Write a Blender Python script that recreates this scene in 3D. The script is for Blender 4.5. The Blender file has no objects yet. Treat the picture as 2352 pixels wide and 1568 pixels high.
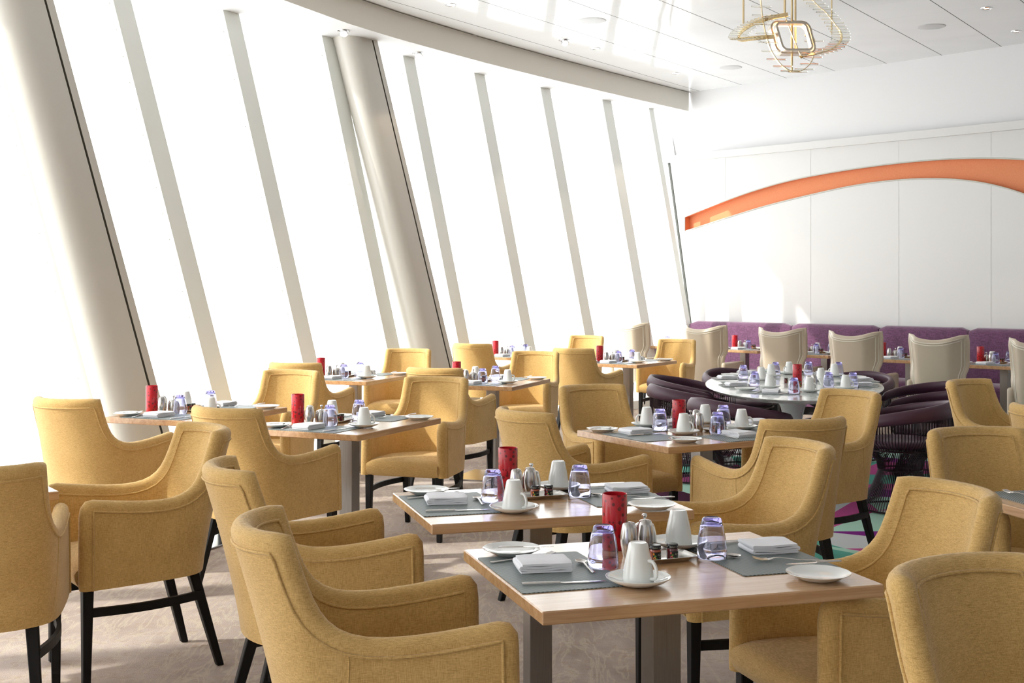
import bpy, bmesh, math, random
from math import sin, cos, pi, radians as R, hypot, atan2
from mathutils import Vector as V, Matrix

# ------------------------------------------------------------------ camera, world, sun, exposure
S = bpy.context.scene
COL = S.collection
cam = bpy.data.cameras.new('camera'); camo = bpy.data.objects.new('camera', cam); COL.objects.link(camo)
camo.location = (0, 0, 1.48); camo.rotation_euler = (pi/2, 0, 0)
cam.sensor_width = 36; cam.lens = 2850/2352*36; cam.shift_y = -124/2352; cam.clip_end = 300
S.camera = camo
W = bpy.data.worlds.new('world'); S.world = W; W.use_nodes = True
bg = W.node_tree.nodes['Background']; bg.inputs[0].default_value = (0.985, 0.99, 1.0, 1); bg.inputs[1].default_value = 3.75
sl = bpy.data.lights.new('sun', 'SUN'); sl.energy = 4.2; sl.angle = R(1.2); sl.color = (1, .95, .87)
so = bpy.data.objects.new('sun', sl); COL.objects.link(so)
so.rotation_euler = V((.86, .20, -.60)).to_track_quat('-Z', 'Y').to_euler()
S.view_settings.view_transform = 'Standard'; S.view_settings.look = 'None'
S.view_settings.exposure = 0.0; S.view_settings.gamma = 1; S.view_settings.use_curve_mapping = False
random.seed(7)

# ------------------------------------------------------------------ materials
def newmat(name):
    m = bpy.data.materials.new(name); m.use_nodes = True
    nt = m.node_tree; return m, nt, nt.nodes['Principled BSDF']
def col3(c): return (c[0], c[1], c[2], 1)
def plain(name, c, rough=.5, metal=0, coat=0, spec=None, emit=None, es=0, sheen=0):
    m, nt, b = newmat(name)
    b.inputs['Base Color'].default_value = col3(c); b.inputs['Roughness'].default_value = rough
    b.inputs['Metallic'].default_value = metal; b.inputs['Coat Weight'].default_value = coat
    if spec is not None: b.inputs['Specular IOR Level'].default_value = spec
    if emit: b.inputs['Emission Color'].default_value = col3(emit); b.inputs['Emission Strength'].default_value = es
    b.inputs['Sheen Weight'].default_value = sheen
    return m
def N(nt, t, **k):
    n = nt.nodes.new(t)
    for a, b in k.items(): setattr(n, a, b)
    return n
def objco(nt, scale, world=False, rot=None):
    mp = N(nt, 'ShaderNodeMapping'); mp.inputs['Scale'].default_value = scale
    if rot: mp.inputs['Rotation'].default_value = rot
    if world:
        g = N(nt, 'ShaderNodeNewGeometry'); nt.links.new(g.outputs['Position'], mp.inputs[0])
    else:
        t = N(nt, 'ShaderNodeTexCoord'); nt.links.new(t.outputs['Object'], mp.inputs[0])
    return mp.outputs[0]
def noise(nt, co, scale=1, detail=2, rough=.5, dist=0):
    n = N(nt, 'ShaderNodeTexNoise'); n.inputs['Scale'].default_value = scale; n.inputs['Detail'].default_value = detail
    n.inputs['Roughness'].default_value = rough; n.inputs['Distortion'].default_value = dist
    nt.links.new(co, n.inputs['Vector']); return n.outputs['Fac']
def math_(nt, op, a, b=None, c=None):
    n = N(nt, 'ShaderNodeMath', operation=op)
    for i, x in enumerate((a, b, c)):
        if x is None: continue
        if isinstance(x, (int, float)): n.inputs[i].default_value = x
        else: nt.links.new(x, n.inputs[i])
    return n.outputs[0]
def ramp(nt, fac, stops, interp='LINEAR'):
    r = N(nt, 'ShaderNodeValToRGB'); r.color_ramp.interpolation = interp
    e = r.color_ramp.elements
    while len(e) < len(stops): e.new(.5)
    for i, (p, c) in enumerate(stops): e[i].position = p; e[i].color = col3(c)
    nt.links.new(fac, r.inputs[0]); return r.outputs[0]
def bump(nt, b, h, strength=.3, dist=.002):
    n = N(nt, 'ShaderNodeBump'); n.inputs['Strength'].default_value = strength; n.inputs['Distance'].default_value = dist
    nt.links.new(h, n.inputs['Height']); nt.links.new(n.outputs[0], b.inputs['Normal'])
def mixc(nt, f, a, b):
    n = N(nt, 'ShaderNodeMix', data_type='RGBA')
    if isinstance(f, (int, float)): n.inputs[0].default_value = f
    else: nt.links.new(f, n.inputs[0])
    for i, x in ((6, a), (7, b)):
        if isinstance(x, tuple): n.inputs[i].default_value = col3(x)
        else: nt.links.new(x, n.inputs[i])
    return n.outputs[2]

def weave(name, c1, c2, k=1.0, sheen=.25, rough=.85, bs=.5):
    m, nt, b = newmat(name)
    a = noise(nt, objco(nt, (70*k, 70*k, 950*k)), 1, 3, .6); h = noise(nt, objco(nt, (950*k, 950*k, 60*k)), 1, 3, .6)
    l = noise(nt, objco(nt, (9, 9, 9)), 1, 2)
    s = math_(nt, 'ADD', math_(nt, 'MULTIPLY', a, .5), math_(nt, 'MULTIPLY', h, .5))
    s2 = math_(nt, 'ADD', s, math_(nt, 'MULTIPLY', math_(nt, 'SUBTRACT', l, .5), .12))
    nt.links.new(ramp(nt, s2, [(.37, c1), (.61, c2)]), b.inputs['Base Color'])
    b.inputs['Roughness'].default_value = rough; b.inputs['Sheen Weight'].default_value = sheen
    b.inputs['Specular IOR Level'].default_value = .25
    bump(nt, b, s, bs, .0015); return m
M = {}
M['mustard'] = weave('mustard_linen', (.46, .268, .078), (.78, .53, .21))
M['purple_velvet'] = weave('purple_velvet', (.05, .013, .04), (.19, .07, .16), .25, .6, .8, .3)
M['mat'] = plain('x', (0, 0, 0))
def wood():
    m, nt, b = newmat('light_oak')
    n1 = noise(nt, objco(nt, (2.2, 38, 38)), 1, 4, .6, .6); n2 = noise(nt, objco(nt, (9, 260, 260)), 1, 2, .5)
    s = math_(nt, 'ADD', math_(nt, 'MULTIPLY', n1, .72), math_(nt, 'MULTIPLY', n2, .28))
    nt.links.new(ramp(nt, s, [(.3, (.42, .225, .105)), (.5, (.58, .345, .175)), (.7, (.69, .45, .255))]), b.inputs['Base Color'])
    b.inputs['Roughness'].default_value = .26; b.inputs['Coat Weight'].default_value = .7; b.inputs['Coat Roughness'].default_value = .16
    return m
M['wood'] = wood()
M['black_wood'] = plain('black_stained_wood', (.006, .005, .005), .5, spec=.25)
def steel():
    m, nt, b = newmat('brushed_steel')
    n1 = noise(nt, objco(nt, (900, 900, 6)), 1, 2)
    nt.links.new(ramp(nt, n1, [(.3, (.27, .25, .235)), (.7, (.38, .36, .34))]), b.inputs['Base Color'])
    b.inputs['Metallic'].default_value = 1; b.inputs['Roughness'].default_value = .34; return m
M['steel'] = steel()
def ribsteel():
    m, nt, b = newmat('polished_ribbed_steel')
    n1 = noise(nt, objco(nt, (160, 160, 3)), 1, 1)
    nt.links.new(ramp(nt, n1, [(.35, (.40, .38, .36)), (.65, (.75, .74, .72))]), b.inputs['Base Color'])
    b.inputs['Metallic'].default_value = 1; b.inputs['Roughness'].default_value = .26; return m
M['ribsteel'] = ribsteel()
M['cutlery'] = plain('polished_cutlery', (.66, .64, .62), .14, 1)
M['china'] = plain('white_porcelain', (.84, .86, .84), .12, 0, .6)
M['base_plate'] = plain('dark_polished_steel', (.35, .35, .36), .12, 1)
def napk():
    m, nt, b = newmat('white_linen')
    b.inputs['Base Color'].default_value = (.90, .91, .96, 1); b.inputs['Roughness'].default_value = .8
    bump(nt, b, noise(nt, objco(nt, (900, 900, 900))), .2, .0006); return m
M['napkin'] = napk()
def matm():
    m, nt, b = newmat('grey_woven_vinyl')
    w1 = N(nt, 'ShaderNodeTexWave', wave_type='BANDS', bands_direction='DIAGONAL'); w1.inputs['Scale'].default_value = 1
    nt.links.new(objco(nt, (55, 55, 0)), w1.inputs[0])
    w2 = N(nt, 'ShaderNodeTexWave', wave_type='BANDS', bands_direction='DIAGONAL'); w2.inputs['Scale'].default_value = 1
    nt.links.new(objco(nt, (110, -110, 0)), w2.inputs[0])
    s = math_(nt, 'ADD', math_(nt, 'MULTIPLY', w1.outputs['Fac'], .7), math_(nt, 'MULTIPLY', w2.outputs['Fac'], .3))
    nt.links.new(ramp(nt, s, [(.25, (.085, .105, .105)), (.75, (.25, .30, .30))]), b.inputs['Base Color'])
    b.inputs['Roughness'].default_value = .45; bump(nt, b, s, .4, .001); return m
M['mat'] = matm()
def glassm(name, c, rough=0.0, ior=1.45):
    m, nt, b = newmat(name)
    b.inputs['Base Color'].default_value = col3(c); b.inputs['Transmission Weight'].default_value = 1
    b.inputs['Roughness'].default_value = rough; b.inputs['IOR'].default_value = ior; return m
M['blue_glass'] = glassm('violet_blue_glass', (.67, .68, .90))
_nt = M['blue_glass'].node_tree; _t = N(_nt, 'ShaderNodeTexCoord'); _s = N(_nt, 'ShaderNodeSeparateXYZ'); _nt.links.new(_t.outputs['Object'], _s.inputs[0])
_nt.links.new(ramp(_nt, math_(_nt, 'MULTIPLY', _s.outputs['Z'], 8.0), [(.30, (.78, .79, .92)), (.62, (.72, .73, .93)), (.75, (.60, .60, .90)), (.83, (.24, .21, .62))]), _nt.nodes['Principled BSDF'].inputs['Base Color'])
M['rod_glass'] = glassm('clear_rod_glass', (.93, .92, .86), 0, 1.22)
def redm():
    m, nt, b = newmat('red_dotted_glass')
    v = N(nt, 'ShaderNodeTexVoronoi'); v.inputs['Scale'].default_value = 1; v.inputs['Randomness'].default_value = 1.0
    nt.links.new(objco(nt, (58, 58, 58)), v.inputs['Vector'])
    f = math_(nt, 'LESS_THAN', v.outputs['Distance'], .33)
    nt.links.new(mixc(nt, f, (.50, .003, .014), (.15, .001, .005)), b.inputs['Base Color'])
    b.inputs['Roughness'].default_value = .3; b.inputs['Coat Weight'].default_value = .25
    b.inputs['Transmission Weight'].default_value = 0
    b.inputs['Subsurface Weight'].default_value = 0
    return m
M['red'] = redm()
M['black_plastic'] = plain('black_lid', (.01, .01, .01), .25)
M['amber'] = plain('amber_jam', (.35, .05, .008), .1, 0, 1)
M['berry'] = plain('berry_jam', (.12, .01, .012), .1, 0, 1)
M['label_black'] = plain('black_paper', (.012, .012, .01), .5)
M['ink'] = plain('cream_ink', (.62, .60, .45), .6)
M['fruit_orange'] = plain('orange_print', (.85, .30, .03), .5)
M['fruit_red'] = plain('red_print', (.75, .12, .10), .5)
M['leaf_green'] = plain('green_print', (.16, .35, .05), .5)
M['tray'] = plain('silver_tray', (.82, .82, .8), .18, 1)
M['cream_leather'] = plain('cream_leather', (.54, .46, .35), .38, 0, .2)
M['welt'] = plain('cream_piping', (.72, .68, .58), .4)
M['plum_leather'] = plain('plum_leather', (.058, .018, .038), .45, 0, 0)
M['plum_metal'] = plain('dark_plum_rod', (.022, .008, .014), .3, .4)
M['white_lacquer'] = plain('white_lacquer', (.72, .73, .73), .2, 0, .5)
def marble():
    m, nt, b = newmat('grey_marble')
    n1 = noise(nt, objco(nt, (5, 5, 5)), 1, 8, .65, 1.2)
    nt.links.new(ramp(nt, n1, [(.38, (.42, .47, .45)), (.5, (.66, .70, .67)), (.62, (.80, .82, .79))]), b.inputs['Base Color'])
    b.inputs['Roughness'].default_value = .1; return m
M['marble'] = marble()
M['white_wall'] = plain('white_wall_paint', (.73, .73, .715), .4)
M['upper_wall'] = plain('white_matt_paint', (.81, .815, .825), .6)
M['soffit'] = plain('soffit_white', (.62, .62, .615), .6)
M['fascia'] = plain('beige_fascia', (.80, .77, .69), .5)
M['column'] = plain('ivory_column', (.60, .575, .52), .35, 0, .15)
M['groove'] = plain('dark_groove', (.16, .15, .12), .6)
M['mullion'] = plain('ivory_mullion', (.88, .91, .87), .5)
M['bolt'] = plain('bolt_grey', (.5, .5, .46), .5)
M['panel_edge'] = plain('panel_edge', (.045, .05, .04), .5)
M['chrome'] = plain('chrome_trim', (.8, .82, .84), .15, 1)
M['lamp'] = plain('lamp_glow', (1, .8, .6), .4, emit=(1, .74, .5), es=3.2)
M['warm'] = plain('warm_glow', (1, .6, .3), .4, emit=(1, .5, .18), es=6.0)
M['speaker'] = plain('grille_white', (.66, .68, .69), .6)
M['brass'] = plain('satin_brass', (.78, .62, .36), .25, 1)
M['champagne'] = plain('champagne_metal', (.72, .66, .56), .3, .9)
def orange():
    m, nt, b = newmat('orange_fabric')
    n1 = noise(nt, objco(nt, (300, 300, 300)), 1, 2)
    nt.links.new(ramp(nt, n1, [(.3, (.72, .24, .10)), (.7, (.90, .38, .19))]), b.inputs['Base Color'])
    b.inputs['Roughness'].default_value = .8; return m
M['orange'] = orange()
M['frame_metal'] = plain('recess_trim', (.55, .56, .50), .4)
M['seam'] = plain('seam_shadow_gap', (.62, .63, .61), .7)
def panem():
    m = bpy.data.materials.new('window_glass'); m.use_nodes = True; nt = m.node_tree
    nt.nodes.clear(); o = N(nt, 'ShaderNodeOutputMaterial'); mx = N(nt, 'ShaderNodeMixShader')
    t = N(nt, 'ShaderNodeBsdfTransparent'); g = N(nt, 'ShaderNodeBsdfGlossy'); fr = N(nt, 'ShaderNodeLayerWeight')
    t.inputs[0].default_value = (.985, .99, .985, 1); g.inputs['Roughness'].default_value = 0; fr.inputs[0].default_value = .12
    nt.links.new(math_(nt, 'MULTIPLY', fr.outputs['Facing'], .05), mx.inputs[0]); nt.links.new(t.outputs[0], mx.inputs[1]); nt.links.new(g.outputs[0], mx.inputs[2])
    nt.links.new(mx.outputs[0], o.inputs[0]); return m
M['pane'] = panem()
def ceilm():
    m, nt, b = newmat('gloss_ceiling_panels')
    g = N(nt, 'ShaderNodeNewGeometry')
    def lines(nx, ny, c0, sp, w):
        d = N(nt, 'ShaderNodeVectorMath', operation='DOT_PRODUCT'); nt.links.new(g.outputs['Position'], d.inputs[0])
        d.inputs[1].default_value = (nx, ny, 0)
        p = math_(nt, 'DIVIDE', math_(nt, 'SUBTRACT', d.outputs['Value'], c0), sp)
        fr = math_(nt, 'FRACT', p); e = math_(nt, 'MINIMUM', fr, math_(nt, 'SUBTRACT', 1, fr))
        return math_(nt, 'LESS_THAN', e, w/sp), math_(nt, 'FLOOR', p)
    l1, i1 = lines(.822, -.569, .822*1.38-.569*11.3, .672, .0045)
    l2, i2 = lines(.569, .822, -.668*.569+11.8*.822, .655, .0026)
    c = mixc(nt, l2, (.82, .835, .84), (.5, .51, .5)); c = mixc(nt, l1, c, (.10, .10, .09))
    nt.links.new(c, b.inputs['Base Color'])
    b.inputs['Roughness'].default_value = .08
    nt.links.new(math_(nt, 'MULTIPLY', math_(nt, 'SUBTRACT', 1, math_(nt, 'MAXIMUM', l1, l2)), .4), b.inputs['Specular IOR Level'])
    n1 = noise(nt, objco(nt, (1.3, 1.3, 1.3), True), 1, 1)
    bump(nt, b, n1, .22, .03)
    return m
M['ceiling'] = ceilm()
def carpet():
    m, nt, b = newmat('beige_vein_carpet')
    big = noise(nt, objco(nt, (1.5, 1.0, 1), True, (0, 0, .4)), 1, 5, .65, .6); fine = noise(nt, objco(nt, (260, 260, 260), True), 1, 2)
    r1 = noise(nt, objco(nt, (11, 2.6, 1), True, (0, 0, .75)), 1, 4, .6, 1.0); r2 = noise(nt, objco(nt, (3.0, 9, 1), True, (0, 0, .5)), 1, 4, .6, 1.0)
    def ridge(x, w): return ramp(nt, math_(nt, 'ABSOLUTE', math_(nt, 'SUBTRACT', x, .5)), [(0, (1, 1, 1)), (w, (0, 0, 0))])
    c = ramp(nt, big, [(.36, (.33, .265, .23)), (.5, (.45, .375, .335)), (.64, (.57, .49, .45))])
    c = mixc(nt, math_(nt, 'MULTIPLY', ridge(r1, .045), .45), c, (.66, .60, .46))
    c = mixc(nt, math_(nt, 'MULTIPLY', ridge(r2, .016), .5), c, (.36, .25, .13))
    c = mixc(nt, math_(nt, 'MULTIPLY', fine, .3), c, (.38, .33, .3))
    nt.links.new(c, b.inputs['Base Color']); b.inputs['Roughness'].default_value = .95; b.inputs['Specular IOR Level'].default_value = .1
    bump(nt, b, fine, .5, .004); return m
M['carpet'] = carpet()
RUGC = [plain('rug_'+n, c, .95, spec=.1) for n, c in (('teal', (.12, .42, .34)), ('magenta', (.52, .09, .29)), ('purple', (.20, .02, .22)), ('pale_green', (.42, .68, .57)), ('grey', (.58, .62, .64)), ('dark_plum', (.05, .008, .03)))]

# ------------------------------------------------------------------ mesh helpers
def mesh(name, vs, fs, mats, smooth=True, angle=42, mi=None):
    me = bpy.data.meshes.new(name); me.from_pydata([tuple(v) for v in vs], [], fs)
    for m in (mats if isinstance(mats, (list, tuple)) else [mats]): me.materials.append(m if not isinstance(m, str) else M[m])
    if mi: me.polygons.foreach_set('material_index', mi)
    bm = bmesh.new(); bm.from_mesh(me); bmesh.ops.recalc_face_normals(bm, faces=bm.faces); bm.to_mesh(me); bm.free()
    if smooth:
        me.polygons.foreach_set('use_smooth', [True]*len(me.polygons)); me.set_sharp_from_angle(angle=R(angle))
    me.update(); return me
class G:
    def __init__(s): s.v = []; s.f = []; s.mi = []
    def add(s, vs, fs, mi=0):
        b = len(s.v); s.v += [V(p) for p in vs]; s.f += [tuple(b+i for i in f) for f in fs]; s.mi += [mi]*len(fs); return s
    def grid(s, rows, closed=False, mi=0):
        n = len(rows[0]); fs = []
        for i in range(len(rows)-1):
            for j in range(n-1+(1 if closed else 0)):
                k = (j+1) % n; fs.append((i*n+j, i*n+k, (i+1)*n+k, (i+1)*n+j))
        return s.add([p for r in rows for p in r], fs, mi)
    def box(s, x0, x1, y0, y1, z0, z1, mi=0):
        vs = [(x, y, z) for z in (z0, z1) for y in (y0, y1) for x in (x0, x1)]
        return s.add(vs, [(0, 2, 3, 1), (4, 5, 7, 6), (0, 1, 5, 4), (2, 6, 7, 3), (0, 4, 6, 2), (1, 3, 7, 5)], mi)
    def hexa(s, b, t, mi=0):  # bottom 4, top 4
        return s.add(list(b)+list(t), [(3, 2, 1, 0), (4, 5, 6, 7), (0, 1, 5, 4), (1, 2, 6, 5), (2, 3, 7, 6), (3, 0, 4, 7)], mi)
    def prism(s, poly, z0, z1, mi=0):
        n = len(poly)
        return s.add([(p[0], p[1], z0) for p in poly]+[(p[0], p[1], z1) for p in poly],
                     [tuple(range(n))[::-1], tuple(range(n, 2*n))]+[(i, (i+1) % n, n+(i+1) % n, n+i) for i in range(n)], mi)
    def tube(s, pts, r, k=6, closed=False, mi=0, flat=None):
        pts = [V(p) for p in pts]; n = len(pts); rows = []
        up = None
        for i in range(n):
            a = pts[(i-1) % n] if (closed or i > 0) else pts[i]; b = pts[(i+1) % n] if (closed or i < n-1) else pts[i]
            t = (b-a); t = t.normalized() if t.length > 1e-9 else V((0, 0, 1))
            if up is None: up = V((0, 0, 1)) if abs(t.z) < .9 else V((1, 0, 0))
            x = up.cross(t)
            if x.length < 1e-6: x = V((1, 0, 0)).cross(t)
            x.normalize(); y = t.cross(x); up = y
            rr = r[i] if isinstance(r, (list, tuple)) else r
            fl = flat or 1
            rows.append([pts[i]+x*cos(2*pi*j/k)*rr+y*sin(2*pi*j/k)*rr*fl for j in range(k)])
        if closed: rows.append(rows[0])
        s.grid(rows, True, mi)
        if not closed:
            b = len(s.v)-len(rows)*k
            s.f.append(tuple(b+j for j in range(k))); s.f.append(tuple(b+(len(rows)-1)*k+j for j in range(k))); s.mi += [mi, mi]
        return s
    def lathe(s, prof, k=28, mi=0, c=(0, 0, 0)):
        for i in range(len(prof)-1):
            pass
        rows = [[V((c[0]+r*cos(2*pi*j/k), c[1]+r*sin(2*pi*j/k), c[2]+z)) for j in range(k)] for r, z in prof]
        return s.grid(rows, True, mi)
    def mesh(s, name, mats, **k): return mesh(name, s.v, s.f, mats, mi=s.mi, **k)
def bevbox(name, x0, x1, y0, y1, z0, z1, bev, mats, seg=2):
    g = G().box(x0, x1, y0, y1, z0, z1); me = g.mesh(name, mats, smooth=False)
    bm = bmesh.new(); bm.from_mesh(me); bmesh.ops.bevel(bm, geom=bm.edges[:], offset=bev, segments=seg, profile=.5, affect='EDGES')
    bm.to_mesh(me); bm.free(); me.polygons.foreach_set('use_smooth', [True]*len(me.polygons)); me.set_sharp_from_angle(angle=R(35)); return me

def ob(name, me, parent=None, loc=None, rz=None, kind=None):
    o = bpy.data.objects.new(name, me); COL.objects.link(o)
    if parent: o.parent = parent
    if loc is not None: o.location = loc
    if rz is not None: o.rotation_euler = (0, 0, rz)
    if kind: o['kind'] = kind
    return o
def tag(o, label, cat, group=None):
    o['label'] = label; o['category'] = cat
    if group: o['group'] = group
    return o
# a prototype is (root name, root mesh or None, [(part name, mesh, label, [(sub name, mesh)])])
def make(proto, loc, rz, label, cat, group=None):
    nm, me, parts = proto
    r = ob(nm, me, None, loc, rz); tag(r, label, cat, group)
    for p in parts:
        c = ob(p[0], p[1], r)
        if len(p) > 2 and p[2]: c['label'] = p[2]
        for q in (p[3] if len(p) > 3 else []): ob(q[0], q[1], c)
    return r
def struct(name, me, parent=None): return ob(name, me, parent, kind='structure')

# ------------------------------------------------------------------ room shell
HC, HS = 4.08, 3.83
def walk(p, ang0, step, dang, n):
    out = []; a = ang0
    for _ in range(n):
        p = (p[0]-cos(R(a))*step, p[1]-sin(R(a))*step); out.append(p); a += dang
    return out
glass_top = [(1.77, 16.35), (1.13, 15.65), (.33, 14.69), (-.424, 13.72), (-1.12, 12.7), (-1.79, 11.7), (-2.466, 10.63), (-3.1, 9.57)]
glass_top += walk(glass_top[-1], 60.5, 1.24, 2.2, 12)
def lean(d):
    pts = [(-99, .68), (9.0, .68), (9.57, .664), (10.6, .606), (12.7, .53), (16, .47), (99, .47)]
    for (x0, y0), (x1, y1) in zip(pts, pts[1:]):
        if d <= x1: return y0+(y1-y0)*(d-x0)/(x1-x0)
RAKE = 1.0
nrm = []
for i in range(len(glass_top)):
    a = glass_top[min(i+1, len(glass_top)-1)]; b = glass_top[max(i-1, 0)]
    t = V((b[0]-a[0], b[1]-a[1])).normalized(); nrm.append(V((t.y, -t.x)))  # inward normal
    if i == 0: nrm[0] = V((.72, -.69))
glass_bot = [(p[0]+(n.x-n.y*RAKE)*lean(p[1]), p[1]+(n.y+n.x*RAKE)*lean(p[1])) for p, n in zip(glass_top, nrm)]
def gpt(i, z, off=0.0, side=0.0):
    t = 1-z/HS; a, b = glass_top[i], glass_bot[i]; n = nrm[i]
    return V((a[0]+(b[0]-a[0])*t+n.x*off-n.y*side, a[1]+(b[1]-a[1])*t+n.y*off+n.x*side, z))
nb = len(glass_top)
for i in range(nb-1):
    vs = [gpt(i, 0.02, -.02), gpt(i+1, 0.02, -.02), gpt(i+1, HS+.1, -.02), gpt(i, HS+.1, -.02)]
    outw = [v-V((nrm[i].x, nrm[i].y, 0))*.012 for v in vs]
    w = struct('window_%d' % (i+1), G().hexa(outw, vs).mesh('window_pane', 'pane', smooth=False))
# mullions (one per joint) as structure trim, each with bolts
for i in range(nb):
    hw = .095 if i else .05; dp = .08
    def sec(z): return [gpt(i, z, -.03, -hw), gpt(i, z, dp, -hw), gpt(i, z, dp, hw), gpt(i, z, -.03, hw)]
    g = G().hexa(sec(0.0), sec(HS+.02))
    # bolts on the camera-side face
    for k in range(18):
        z = .25+k*.2; c = gpt(i, z, .03, -hw-.0) ; n = V((nrm[i].y, -nrm[i].x, 0))
        sgn = -1
        c = gpt(i, z, .035, -hw*1.02)
        g.box(c.x-.004, c.x+.004, c.y-.004, c.y+.004, c.z-.004, c.z+.004, 1)
    struct('trim_%d' % (i+1), g.mesh('mullion', ['mullion', 'bolt'], smooth=False))
# low white kerb along the glass
g = G(); rows = []
for i in range(nb): rows.append([gpt(i, 0, .16), gpt(i, .10, .16), gpt(i, .10, -.05)])
struct('trim_30', G().grid([[r[k] for r in rows] for k in range(3)]).mesh('window_kerb', 'mullion', smooth=False))
# leaning columns: round towards the viewer, flat side to the room, with a groove
def column(name, pi_, frac, inw, L=.36, T=.26, shift=0):
    i = pi_
    def at(z):
        a = gpt(i, z, inw); b = gpt(i+1, z, inw); return a+(b-a)*(frac-shift*(1-z/HS))
    tdir = (gpt(i, 0)-gpt(i+1, 0)); tdir.z = 0; tdir.normalize(); n = V((nrm[i].x, nrm[i].y, 0))
    prof = []
    r = T/2
    for k in range(17): a = pi/2+pi*k/16; prof.append((-L/2+r+r*cos(a), r*sin(a)))   # rounded near end: local x along wall (away), y inward
    prof = [(x, -y) for x, y in prof]   # start outside -> inside
    prof += [(L/2-.085, r), (L/2-.085, r-.03), (L/2-.065, r-.03), (L/2-.065, r), (L/2, r), (L/2, -r)]
    rows = []
    for z in (0, HS+.02):
        c = at(z); rows.append([c+tdir*x+n*y for x, y in prof])
    m = len(prof); g = G(); fs = []; mi = []
    g.add(rows[0]+rows[1], [(j, (j+1) % m, m+(j+1) % m, m+j) for j in range(m)]+[tuple(range(m)), tuple(range(m, 2*m))])
    for j in range(17, 20): g.mi[j] = 1
    return tag(ob(name, g.mesh('column_mesh', ['column', 'groove'], angle=50)), *COLS[name])
COLS = {}
def col(label, *a, **k):
    COLS['leaning_column'] = (label, 'column', 'leaning ivory columns at the windows')
    return column('leaning_column', *a, **k)
col('big ivory leaning column at far left, cut off by the frame', 8, .02, .30, L=.40, T=.32, shift=.03)
col('ivory leaning column standing between windows, left of the photo centre', 4, .83, .19, L=.40, T=.30, shift=.18)

# soffit over the windows and beige fascia
fas = [(2.36, 16.55), (1.32, 15.19), (.55, 14.16), (-.23, 13.06), (-.76, 12.24), (-1.14, 11.63), (-1.46, 11.05), (-1.87, 10.15)]
fas += walk(fas[-1], 66.5, 1.1, 2.2, 13)
def resample(pl, n):
    d = [0]
    for a, b in zip(pl, pl[1:]): d.append(d[-1]+hypot(b[0]-a[0], b[1]-a[1]))
    out = []
    for k in range(n):
        t = d[-1]*k/(n-1); i = 0
        while i < len(d)-2 and d[i+1] < t: i += 1
        f = (t-d[i])/(d[i+1]-d[i]); out.append((pl[i][0]+(pl[i+1][0]-pl[i][0])*f, pl[i][1]+(pl[i+1][1]-pl[i][1])*f))
    return out
fs_ = resample(fas, 60)
gl = resample([(p[0]-n.x*.25, p[1]-n.y*.25) for p, n in zip(glass_top, nrm)], 60)
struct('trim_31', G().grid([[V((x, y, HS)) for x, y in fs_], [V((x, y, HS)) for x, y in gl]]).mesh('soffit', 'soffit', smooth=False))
struct('trim_32', G().grid([[V((x, y, HS)) for x, y in fs_], [V((x, y, HC+.06)) for x, y in fs_]]).mesh('fascia', 'fascia', angle=60))
def inset(pl, d):
    out = []
    for i in range(len(pl)):
        a = pl[max(i-1, 0)]; b = pl[min(i+1, len(pl)-1)]; t = V((a[0]-b[0], a[1]-b[1])).normalized(); out.append((pl[i][0]+t.y*d, pl[i][1]-t.x*d))
    return out
f2 = inset(fs_, .012); f3 = inset(fs_, .03)
struct('trim_33', G().grid([[V((x, y, HC-.004)) for x, y in f2], [V((x, y, HC-.004)) for x, y in f3]]).mesh('shadow_gap', 'groove', smooth=False))
# ceiling and floor
def plan(off, top):
    base = glass_top if top else glass_bot
    pl = [(p[0]+n.x*off, p[1]+n.y*off) for p, n in zip(base, nrm)]
    far = (2.6, 17.3) if top else (3.0, 16.3)
    return [(9.05, pl[-1][1]), (9.05, 9.9), far if top else (2.75, 16.6)]+pl
struct('ceiling', G().prism(plan(.25, True), HC, HC+.1).mesh('ceiling', 'ceiling', smooth=False))
struct('floor', G().prism(plan(-.06, False), -.1, 0).mesh('floor', 'carpet', smooth=False))

# end wall with the orange arched recess
W0 = V((2.45, 16.45, 0)); WD = V((.6793, -.7339, 0)); WN = V((.7339, .6793, 0))   # WN points out of the room
ks = hypot(.68, .735)
def wp(a, z, off=0): p = W0+WD*(a*ks)+WN*off; return V((p.x, p.y, z))
topc = [(-.203, 2.424), (-.003, 2.476), (.40, 2.59), (.828, 2.697), (1.459, 2.815), (2.335, 2.889), (3.14, 2.921), (3.792, 2.911), (4.412, 2.852), (5.2, 2.70), (6.2, 2.40)]
botc = [(-.18, 2.236), (-.003, 2.271), (.5, 2.385), (1.115, 2.517), (2.335, 2.695), (2.943, 2.728), (3.516, 2.706), (3.972, 2.638), (4.412, 2.495), (5.2, 2.10), (6.2, 1.4)]
def lerp(c, a):
    if a <= c[0][0]: return c[0][1]
    for (x0, y0), (x1, y1) in zip(c, c[1:]):
        if a <= x1: return y0+(y1-y0)*(a-x0)/(x1-x0)
    return c[-1][1]
def smoothc(c, n=90):
    xs = [c[0][0]+(c[-1][0]-c[0][0])*k/(n-1) for k in range(n)]
    ys = [lerp(c, x) for x in xs]
    for _ in range(30): ys = [ys[0]]+[(ys[i-1]+ys[i]*2+ys[i+1])/4 for i in range(1, n-1)]+[ys[-1]]
    return list(zip(xs, ys))
tc, bc = smoothc(topc), smoothc(botc)
def edge_a(z): return .08-.17*z   # leaning left edge of the wall panel
BZ = 3.165
g = G()
xs = [p[0] for p in tc]
g.grid([[wp(x, lerp(bc, x)) for x in xs], [wp(x if x > .3 else .08+(x+.203)/.503*.22, 0) for x in xs]])
g.grid([[wp(x, BZ) for x in xs], [wp(x, lerp(tc, x)) for x in xs]])
zs = [0, lerp(bc, xs[0]), lerp(tc, xs[0]), BZ]
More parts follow.
